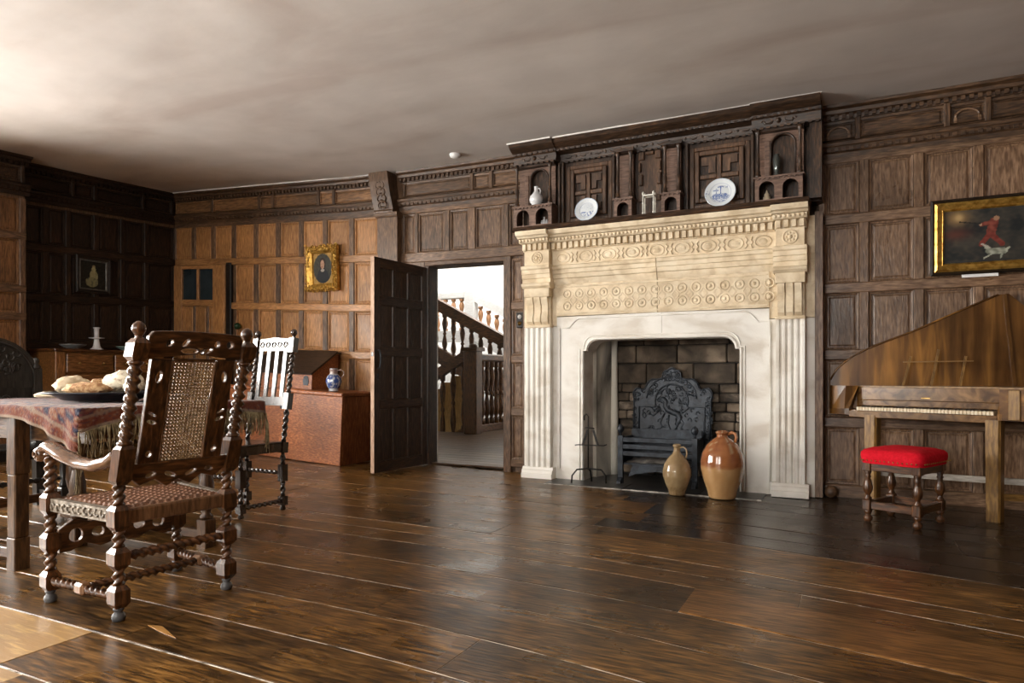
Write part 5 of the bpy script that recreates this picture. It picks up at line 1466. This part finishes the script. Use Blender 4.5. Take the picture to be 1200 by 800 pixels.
# ================================================================ SLAT-BACK CHAIR beyond the table
c2 = thing('slat_back_chair', 'dark barley twist side chair with upright back slats beyond the table corner', 'chair', (-3.755, 3.38, S(-3.75, 3.4)+.001), math.radians(-3))
CH = M('polished_black_oak', (.014, .009, .007), (.050, .028, .018), GR['Z'], .20, .1, coat=.4, spec=.6)
by = lambda z: .175+max(0, z-.42)*.13
for sx in (-1, 1):
    x = sx*.185
    p = B(); blk = lambda z0, z1, yy=None, y2=None: block_y(p, x, z0, z1, .024, yy, y2)
    def block_y(b, x, z0, z1, h, y0=None, y1=None):
        y0 = by(z0) if y0 is None else y0; y1 = by(z1) if y1 is None else y1; b.obox((x, y0, z0), (x, y1, z1), 2*h, 2*h, (0, 1, 0))
    p.lathe([(.014, 0), (.022, .01), (.014, .03), (.02, .04)], (x, .175, 0), 10)
    blk(.035, .10); p.twist((x, .175, .10), (x, .175, .20), .020, .045); blk(.20, .32); p.twist((x, .175, .32), (x, .175, .40), .020, .045); blk(.40, .475)
    p.twist((x, by(.475), .475), (x, by(.70), .70), .021, .05); blk(.70, .815); p.twist((x, by(.815), .815), (x, by(1.10), 1.10), .021, .05); blk(1.10, 1.205)
    p.lathe([(.018, 0), (.010, .008), (.014, .016), (.024, .032), (.022, .05), (.010, .062), (0, .064)], (x, by(1.205), 1.204), 12)
    ob('back_post', p, CH, c2)
    p = B(); y = -.175
    p.lathe([(.014, 0), (.022, .01), (.014, .03), (.02, .04)], (x, y, 0), 10)
    blk(.035, .10, y, y); p.twist((x, y, .10), (x, y, .20), .020, .045); blk(.20, .32, y, y); p.twist((x, y, .32), (x, y, .40), .020, .045); blk(.40, .475, y, y)
    ob('front_leg', p, CH, c2)
    ob('stretcher', B().twist((x, y+.02, .065), (x, .155, .065), .017, .045), CH, c2)
    ob('seat_rail', B().box(x-.014, x+.014, y+.02, .155, .41, .465), CH, c2)
for y in (-.175, .175): ob('seat_rail', B().box(-.165, .165, y-.014, y+.014, .41, .465), CH, c2)
ob('front_stretcher', B().twist((-.165, -.175, .26), (.165, -.175, .26), .018, .045), CH, c2)
ob('back_stretcher', B().twist((-.165, .175, .26), (.165, .175, .26), .018, .045), CH, c2)
ob('seat', B().cbox(-.20, .20, -.195, .165, .463, .480, .006), CH, c2)
cp2 = lambda a, z, t: (a, by(z)-.012+t, z)
ob('top_rail', B().plate([(-.165, 1.115), (.165, 1.115), (.165, 1.20), (.08, 1.205), (0, 1.212), (-.08, 1.205), (-.165, 1.20)], [], .024, cp2), CH, c2, fixn=True)
q = B()
for k in range(5):
    x = -.12+.06*k; q.tube([(x+.022*math.cos(t)*(1-.06*t), by(1.155)-.013, 1.157+.022*math.sin(t)*(1-.06*t)) for t in [i*.7 for i in range(10)]], .005, 5)
ob('carving', q, CH, c2, kind='stuff')
ob('lower_rail', B().plate([(-.165, .725), (.165, .725), (.165, .785), (-.165, .785)], [], .024, cp2), CH, c2, fixn=True)
for k in range(4):
    x = -.125+.083*k; ob('slat', B().plate([(x-.017, .783), (x+.017, .783), (x+.017, 1.118), (x-.017, 1.118)], [], .014, cp2), CH, c2, fixn=True)

# ================================================================ CARVED DARK CHAIR at the table's far end
c3 = thing('carved_armchair', 'black oak chair with arched carved back at the shadowed far end of table', 'chair', (-5.02, 2.55, S(-5, 2.5)+.001), PI/2)
EB = M('bog_oak', (.006, .005, .004), (.030, .024, .020), GR['Z'], .33, .2, coat=.1)
for sx in (-1, 1):
    ob('back_post', B().obox((sx*.31, .20, 0), (sx*.31, .24, .98), .055, .055, (0, 1, 0)), EB, c3)
    ob('ear', B().lathe([(.03, 0), (.034, .02), (.018, .04), (.024, .055), (.018, .075), (0, .085)], (sx*.31, .24, .975), 10), EB, c3)
    p = B(); x, y = sx*.245, -.20
    p.cbox(x-.026, x+.026, y-.026, y+.026, 0, .17, .004); p.lathe([(.024, .17), (.026, .19), (.016, .21), (.024, .30), (.016, .34), (.024, .36)], (x, y, 0), 12); p.cbox(x-.026, x+.026, y-.026, y+.026, .36, .44, .004)
    ob('front_leg', p, EB, c3)
    ob('seat_rail', B().obox((x, y+.02, .41), (sx*.31, .19, .41), .026, .06), EB, c3)
    ob('stretcher', B().obox((x, y+.02, .10), (sx*.31, .19, .10), .026, .045), EB, c3)
ob('front_stretcher', B().twist((-.22, -.20, .235), (.22, -.20, .235), .020, .05), EB, c3)
ob('lower_stretcher', B().cbox(-.222, .222, -.214, -.186, .095, .150, .003), walnut('X'), c3)
ob('front_rail', B().cbox(-.222, .222, -.216, -.184, .38, .44, .003), EB, c3)
ob('seat', B().cbox(-.27, .27, -.23, .19, .44, .462, .006), EB, c3)
bk3 = lambda a, z, t: (a, .205+(z-.4)*.04+.028-t, z)
o_ = [(-.285, .86)]+[(.285, .86)]+[(.33*math.cos(t), .90+.30*math.sin(t)) for t in [PI*i/18 for i in range(19)]]
ob('arched_crest', B().plate(o_, [], .03, bk3), EB, c3, fixn=True)
ob('back_panel', B().plate([(-.285, .50), (.285, .50), (.285, .86), (-.285, .86)], [], .018, bk3), EB, c3, fixn=True)
for z in (.50, .845): ob('back_rail', B().plate([(-.285, z), (.285, z), (.285, z+.05), (-.285, z+.05)], [], .032, bk3), EB, c3, fixn=True)
q = B()
q.tube([bk3(.295*math.cos(t), .90+.265*math.sin(t), .032) for t in [PI*i/20 for i in range(21)]], .010, 5)
random.seed(9)
for k in range(58):
    t_ = random.uniform(.12, PI-.12); r = random.uniform(.06, .25)
    a_, z_ = r*1.08*math.cos(t_), .925+r*.92*math.sin(t_)
    if k > 38: a_, z_ = random.uniform(-.25, .25), random.uniform(.58, .82)
    s0 = random.uniform(0, 6.3)
    q.tube([bk3(a_+.030*math.cos(s0+i*.7)*(1-.06*i), z_+.030*math.sin(s0+i*.7)*(1-.06*i), .030 if z_ > .86 else .020) for i in range(9)], .0075, 5)
ob('carving', q, EB, c3, kind='stuff')

# ================================================================ TABLE, CARPET AND DISH
TX0, TX1, TY0, TY1, TZ = -4.72, -3.08, 1.86, 2.90, .80
tb = thing('gateleg_table', 'dark oak table covered by a patterned carpet', 'table', (-3.9, 2.35, 0))
TT = lambda x, y, z: (x+3.9, y-2.35, z)
def tbox(n, x0, x1, y0, y1, z0, z1, m, c=.004):
    b = B(); b.T = TT; b.cbox(x0, x1, y0, y1, z0, z1, c); return ob(n, b, m, tb)
TO = lambda ax: M('table_oak_'+ax, (.038, .017, .007), (.15, .075, .030), GR[ax], .38, .2, mott=.3, c3=(.080, .038, .015))
for a, e in ((TY0, 2.18), (2.182, 2.53), (2.532, TY1)): tbox('top_board', TX0, TX1, a, e, TZ-.045, TZ, TO('X'))
tbox('apron', -4.6, -3.16, 1.96, 1.985, .63, .754, TO('X')); tbox('apron', -4.6, -3.16, 2.74, 2.765, .63, .754, TO('X'))
tbox('apron', -3.18, -3.155, 1.96, 2.74, .65, .754, TO('Y')); tbox('apron', -4.62, -4.595, 1.96, 2.74, .65, .754, TO('Y'))
def tleg(x, y, turned=True):
    b = B(); b.T = TT
    b.cbox(x-.036, x+.036, y-.036, y+.036, 0, .16, .004)
    if turned: b.lathe([(.03, .16), (.036, .175), (.022, .19), (.030, .22), (.042, .28), (.040, .36), (.028, .42), (.022, .44), (.034, .455), (.03, .47)], (x, y, 0), 14)
    else: b.cbox(x-.034, x+.034, y-.034, y+.034, .16, .47, .006)
    b.cbox(x-.036, x+.036, y-.036, y+.036, .47, .755, .004)
    ob('leg', b, TO('Z'), tb)
tleg(-3.66, 1.91, False); tleg(-3.85, 2.31); tleg(-3.20, 2.62); tleg(-4.55, 1.99); tleg(-4.55, 2.70)
tbox('stretcher', -4.52, -3.22, 2.60, 2.64, .05, .10, TO('X')); tbox('stretcher', -4.52, -3.68, 1.90, 1.94, .05, .10, TO('X'))
random.seed(4)
cpt = thing('table_carpet', 'red and navy patterned fringed carpet draped over the oak table', 'carpet', (-3.6, 2.35, TZ))
def drape(u, v, lift=.008):
    e1 = .05+(.24*max(0, (u-.60)/.40)**1.7); xr = -3.08+.05+.12*max(0, 1-v*2.6)**1.1+.03*max(0, v-.8)*5
    x = -4.70+(xr+4.70)*u; y = TY0-e1; y = y+(3.0-y)*v
    ex, ey, fy_ = max(0, x-TX1), max(0, TY0-y), max(0, y-TY1)
    e2 = max(ey, fy_); drop = math.hypot(ex, e2)
    z = lift+.006*noise.noise((x*5, y*5, 1))+.004*max(0, noise.noise((x*14, y*9, 4)))
    if y > 2.72 and x < -3.9: z += .014*max(0, noise.noise((x*4, y*6, 8))+.3)
    if drop > 0:
        out = .014+.05*drop; t_ = min(1, drop/.02)
        z = lift*(1-t_)-drop+.0*t_
        wv = .010*math.sin((y if ex > ey else x)*38)*min(1, drop*8)
        if ex > 0: x = TX1+out+wv
        if ey > 0: y = TY0-out-wv
        if fy_ > 0: y = TY1+out
    return (x+3.6, y-2.35, z)
def carpet(u, v):
    n1 = noise.noise((u*60, v*50, 1)); n2 = noise.noise((u*140, v*120, 2)); n3 = noise.noise((u*22, v*20, 3))
    RED_ = (.165, .030, .020); NAV = (.020, .024, .055); ORG = (.24, .075, .030); CRM = (.34, .25, .18); PNK = (.21, .075, .060)
    e = min((1-u)*1.3, v, 1-v)
    c = mixc(RED_, PNK, .5+n1*.9)
    if e < .012: c = CRM
    elif e < .05: c = mixc(RED_, ORG, .5+n1)
    elif e < .062 or .175 < e < .187: c = mixc(CRM, RED_, .3+n2*.5)
    elif e < .175:
        w_ = math.sin((u if e != (1-u)*1.3 else v)*90)*math.sin(e*90)
        c = mixc((.20, .045, .030), NAV, 1.5*w_+n1) if w_ > -.1 else mixc(ORG, CRM, .2+n2)
    else:
        m_ = abs(((u*9) % 1)-.5)+abs(((v*6) % 1)-.5)
        if m_ < .16: c = ORG
        elif m_ < .24: c = CRM if n2 > -.1 else RED_
        elif m_ < .42: c = mixc(NAV, RED_, .25+n1*.8)
        elif m_ < .5: c = PNK
        if n3 > .35: c = mixc(c, NAV, .7)
    if n2 > .34: c = mixc(c, CRM, .45)
    if n2 < -.34: c = mixc(c, NAV, .5)
    return (c[0]*.72, c[1]*.72, c[2]*.72)
cg = B().grid(230, 130, drape, True, carpet); cg.col = cg.col
ob('pile', cg, CLOTHP, cpt)
q = B(); ng = 260
for k in range(ng):
    v = (k+.5)/ng; p0 = Vector(drape(1.0, v)); L_ = random.uniform(.09, .13)*(1.5 if v > .93 else 1)
    q.tube([p0+Vector((.004, 0, .004)), p0+Vector((.006+random.uniform(-.004, .008), random.uniform(-.008, .008), -L_*.5)), p0+Vector((random.uniform(-.004, .010), random.uniform(-.014, .014), -L_))], [.0028, .0024, .0018], 4)
ob('fringe', q, FRINGE, cpt, kind='stuff')
dsx, dsy = -3.685, 2.345
t = thing('pewter_dish', 'wide dark pewter dish holding loaves on the carpeted table', 'dish', (dsx, dsy, TZ+.017))
ob('dish', B().lathe([(0, .006), (.17, .0), (.19, .004), (.235, .030), (.285, .038), (.288, .044), (.283, .046), (.235, .038), (.185, .012), (0, .010)], n=48), M('dark_pewter', (.030, .034, .042), (.085, .092, .105), (14, 14, 14), .30, metal=.6, mott=.2), t)
BRD1 = M('pale_crust', (.55, .42, .26), (.80, .70, .52), (14, 14, 14), .85, .7, c3=(.72, .60, .42), bscale=60)
BRD2 = M('floury_crust', (.42, .30, .18), (.85, .78, .62), (38, 38, 38), .9, .7, lo=.30, hi=.48, bscale=70)
BRD3 = M('tan_crust', (.36, .17, .07), (.66, .43, .22), (40, 40, 40), .8, .7, bscale=80, lo=.4, hi=.6)
lump = lambda sd, k=.22: (lambda d: 1+k*noise.noise(d*2.2+Vector((sd, 0, 0)))+.06*noise.noise(d*7+Vector((0, sd, 0))))
def loaf(lb, dx, dy, r, z, mat, sd, rz=0, nm='bread_loaf'):
    cx_, cy_ = dsx+dx, dsy+dy
    o = B().blob((0, 0, r[2]*.92), r, 22, 14, lump(sd)); o.v = [(x, y, max(z_, .002)) for x, y, z_ in o.v]
    ob(nm, o, mat, None, (cx_, cy_, z), (0, 0, rz), lb, 'bread', 'loaves on the carpeted table')
zt = TZ+.017+.032
rt = Vector((math.cos(math.radians(26.57)), math.sin(math.radians(26.57)))); fd = Vector((-rt.y, rt.x))
def at(rr, ff): v = rt*rr+fd*ff; return v.x, v.y
x, y = at(-.165, .0); loaf('smooth cream round loaf in the pewter dish beside the flat pale piece', x, y, (.085, .085, .052), zt, BRD1, 1)
x, y = at(.075, .075); loaf('large flour dusted round loaf heaped highest in the pewter dish', x, y, (.115, .10, .066), zt, BRD2, 5)
x, y = at(-.01, -.12); loaf('long tan seeded loaf lying at the front of the pewter dish', x, y, (.125, .048, .034), zt, BRD3, 9, math.radians(26))
x, y = at(-.10, .13); loaf('pinkish broken crust behind the seeded loaf in the dish', x, y, (.05, .045, .045), zt, BRD3, 13)
x, y = at(.195, -.05); loaf('small brown and cream crust at the dish edge by the twisted post', x, y, (.045, .05, .033), zt+.012, BRD2, 17)
x, y = at(-.36, .12); loaf('flat pale slice lying on the carpet beyond the dish', x, y, (.105, .05, .020), TZ+.022, BRD1, 21, math.radians(20))
x, y = at(.19, .31)
t = thing('pine_cone', 'small dark pine cone among the loaves behind the pewter dish', 'pine cone', (dsx+x, dsy+y, TZ+.022+.03))
q = B()
for j in range(7):
    for i in range(8):
        a_ = 2*PI*(i+.5*(j % 2))/8; r = .026*math.sin(PI*(j+1)/8.5); q.blob((r*math.cos(a_), r*math.sin(a_), -.028+.009*j), (.009, .009, .005), 6, 4)
ob('scale', q, walnut('X'), t, kind='stuff')
x, y = at(.30, .16)
t = thing('white_plate', 'small pale plate on the table behind the twisted chair post', 'plate', (dsx+x, dsy+y, TZ+.020))
ob('disc', B().lathe(bowlp(.085, .022), n=28), CERAM, t)

#@@PART6
# ================================================================ STAIR HALL beyond the door
HZ = .035
hf = B(); hf.box(-9, -2.6, 6.165, 9.42, -.10, HZ-.006); hf.box(-5.55, -2.6, 9.42, 14.4, -.10, HZ-.006)
hfl = ob('floor', hf, SOOT, kind='structure')
HF = M('hall_boards', (.045, .024, .011), (.17, .100, .052), (3, 40, 40), .35, .15, rnd=.3, mott=.3)
for i in range(17):
    ya = 6.17+i*.195
    if ya > 9.3: break
    for xa, xb in ((-8.9, -5.3+.5*(i % 3)), (-5.296+.5*(i % 3), -2.62)):
        ob('plank', B().cbox(xa, xb, ya, ya+.19, HZ-.02, HZ, .002), HF, hfl)
for i in range(12):
    ya = 9.43+i*.195; ob('plank', B().cbox(-5.5, -2.62, ya, ya+.19, HZ-.02, HZ, .002), HF, hfl)
ob('threshold', B().cbox(-3.93, -3.05, 5.98, 6.17, .03, .048, .004), oakd('X'), hfl)
b = B(); b.box(-9.2, -2.4, 14.4, 14.6, -3, 5.2)
ob('wall_hall', b, WHITEWALL, kind='structure')
b = B(); b.box(-9.2, -9.0, 6.16, 14.6, -3, 5.2); b.box(-2.6, -2.4, 6.16, 14.6, -3, 5.2)
ob('wall_hall', b, WHITEWALL, kind='structure')
b = B(); b.box(-9.2, -2.4, 6.16, 14.6, 5.0, 5.2); ob('ceiling', b, WHITEWALL, kind='structure')
b = B(); b.box(-9.2, -3.99, 6.165, 6.2, -.1, 5.1); b.box(-3.03, -2.4, 6.165, 6.2, -.1, 5.1); b.box(-3.99, -3.03, 6.165, 6.2, 2.12, 5.1)
ob('wall_hall', b, WHITEWALL, kind='structure')
b = B(); b.box(-9, -2.6, 9.42, 14.4, -3.1, -3.0); ob('floor', b, HF, kind='structure')
HW, HWX = hallwood('Z'), hallwood('X')
def baluster_mesh(h, r):
    return [(r*.9, 0), (r*.9, h*.08), (r*.5, h*.10), (r*.8, h*.16), (r, h*.24), (r*.75, h*.36), (r*.42, h*.46), (r*.7, h*.49), (r*.7, h*.51), (r*.42, h*.54), (r*.75, h*.64), (r, h*.76), (r*.8, h*.84), (r*.5, h*.90), (r*.9, h*.92), (r*.9, h)]
def balusters(par, p0, p1, n, h, r, mat):
    src = None
    for k in range(n):
        p = Vector(p0).lerp(Vector(p1), (k+.5)/n)
        if src is None: src = ob('baluster', B().lathe(baluster_mesh(h, r), n=10), mat, par, loc=p)
        else: share(src, par, p)
# newel and landing balustrade running away from the door
nw = thing('newel_post', 'square brown oak newel post with moulded cap in the stair hall', 'newel post', (-5.36, 9.33, HZ))
ob('shaft', B().cbox(-.115, .115, -.085, .115, 0, 1.30, .012), HW, nw)
ob('cap', B().prism([(-.13, 1.30), (.13, 1.30), (.14, 1.33), (.12, 1.36), (-.12, 1.36), (-.14, 1.33)], -.14, .14, 1, lambda u, d, z: (u, d+.015, z)), HWX, nw, fixn=True)
ob('button', B().lathe([(.06, 0), (.07, .02), (.05, .05), (0, .06)], (0, .015, 1.36), 14), HW, nw)
lb_ = thing('landing_balustrade', 'brown landing balustrade of turned balusters running back from the hall newel post', 'balustrade', (-5.42, 10.8, HZ))
ob('handrail', B().cbox(-.06, .06, -1.34, .52, 1.15, 1.27, .02), hallwood('Y'), lb_)
ob('base_rail', B().cbox(-.05, .05, -1.34, .52, .0, .12, .01), hallwood('Y'), lb_)
balusters(lb_, (0, -1.30, .12), (0, .50, .12), 11, 1.03, .055, HW)
# flight going down from the newel
rb = thing('descending_balustrade', 'dark sloping balustrade of the flight going down beside the hall newel', 'balustrade', (-5.54, 9.53, HZ))
ob('handrail', B().obox((0, 0, 1.27), (-1.7, 0, .32), .11, .15), HWX, rb)
src = None
for k in range(8):
    x = -.10-.20*k; zt_ = 1.27-.56*(-x)-.06; h = 1.15
    if src is None: src = ob('baluster', B().lathe(baluster_mesh(1.15, .050), n=10), HW, rb, loc=(x, 0, zt_-1.15))
    else: share(src, rb, (x, 0, zt_-1.15))
ob('string', B().obox((0, 0, -.02), (-1.7, 0, -.97), .08, .26), HWX, rb)
hs_ = thing('boarded_partition', 'honey coloured boarded panel glimpsed between the lower hall balusters', 'panelling', (-6.4, 9.95, -1.0))
for k in range(9): ob('board', B().cbox(-.9+k*.2, -.9+k*.2+.195, -.02, .02, 0, 2.17-.112*(8-k), .004), M('honey_lit_board', (.24, .125, .030), (.46, .27, .08), GR['Z'], .4, .1), hs_)  # honey oak made lighter so the boards look lit
# flight rising behind
ub = thing('rising_balustrade', 'broad brown handrail of the flight rising above the landing in stair hall', 'balustrade', (-5.60, 11.52, 0))
sl2 = lambda x: 1.47-.515*x
ob('handrail', B().obox((.9, 0, sl2(.9)-.05), (-2.6, 0, sl2(-2.6)-.05), .13, .20), HWX, ub)
ob('rail_cap', B().obox((.9, 0, sl2(.9)+.06), (-2.6, 0, sl2(-2.6)+.06), .18, .035), hallwood('X'), ub)
src = None
for k in range(14):
    x = .6-.205*k
    if src is None: src = ob('baluster', B().lathe(baluster_mesh(.78, .055), n=10), HW, ub, loc=(x, 0, sl2(x)-.93))
    else: share(src, ub, (x, 0, sl2(x)-.93))
ob('string', B().obox((.9, 0, sl2(.9)-1.03), (-2.6, 0, sl2(-2.6)-1.03), .10, .28), HWX, ub)
st_ = thing('stair_flight', 'pale worn wooden steps of the rising flight in the stair hall', 'stairs', (-5.60, 12.18, 0))
for k in range(13):
    x = .5-.26*k; ob('step', B().cbox(x-.28, x, -.5, .5, sl2(x)-1.14-.04, sl2(x)-1.14+.0, .006), HF, st_)
    ob('riser', B().box(x-.02, x, -.48, .48, sl2(x)-1.14-.135, sl2(x)-1.18), HWX, st_)
# bright balustrade of the upper landing, rails paled in colour to look flooded by daylight
WB = M('hall_lit_oak', (.44, .43, .41), (.56, .55, .53), GR['X'], .5, .1)
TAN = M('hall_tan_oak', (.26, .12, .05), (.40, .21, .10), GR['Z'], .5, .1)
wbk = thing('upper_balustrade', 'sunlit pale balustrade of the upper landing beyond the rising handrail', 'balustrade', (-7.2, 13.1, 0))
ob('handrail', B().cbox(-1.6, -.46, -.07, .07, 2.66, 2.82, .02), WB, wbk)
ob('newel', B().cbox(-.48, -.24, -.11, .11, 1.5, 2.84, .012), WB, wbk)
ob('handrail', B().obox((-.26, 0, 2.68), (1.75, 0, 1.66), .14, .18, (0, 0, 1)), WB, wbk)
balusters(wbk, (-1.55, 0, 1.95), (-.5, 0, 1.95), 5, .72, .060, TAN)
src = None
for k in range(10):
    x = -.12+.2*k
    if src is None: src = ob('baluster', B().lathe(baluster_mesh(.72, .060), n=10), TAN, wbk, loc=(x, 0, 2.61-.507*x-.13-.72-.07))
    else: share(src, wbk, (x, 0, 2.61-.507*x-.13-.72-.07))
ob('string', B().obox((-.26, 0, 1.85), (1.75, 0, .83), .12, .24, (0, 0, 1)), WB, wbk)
ob('landing_edge', B().box(-1.6, -.3, -.07, .07, 1.70, 1.95), WB, wbk)
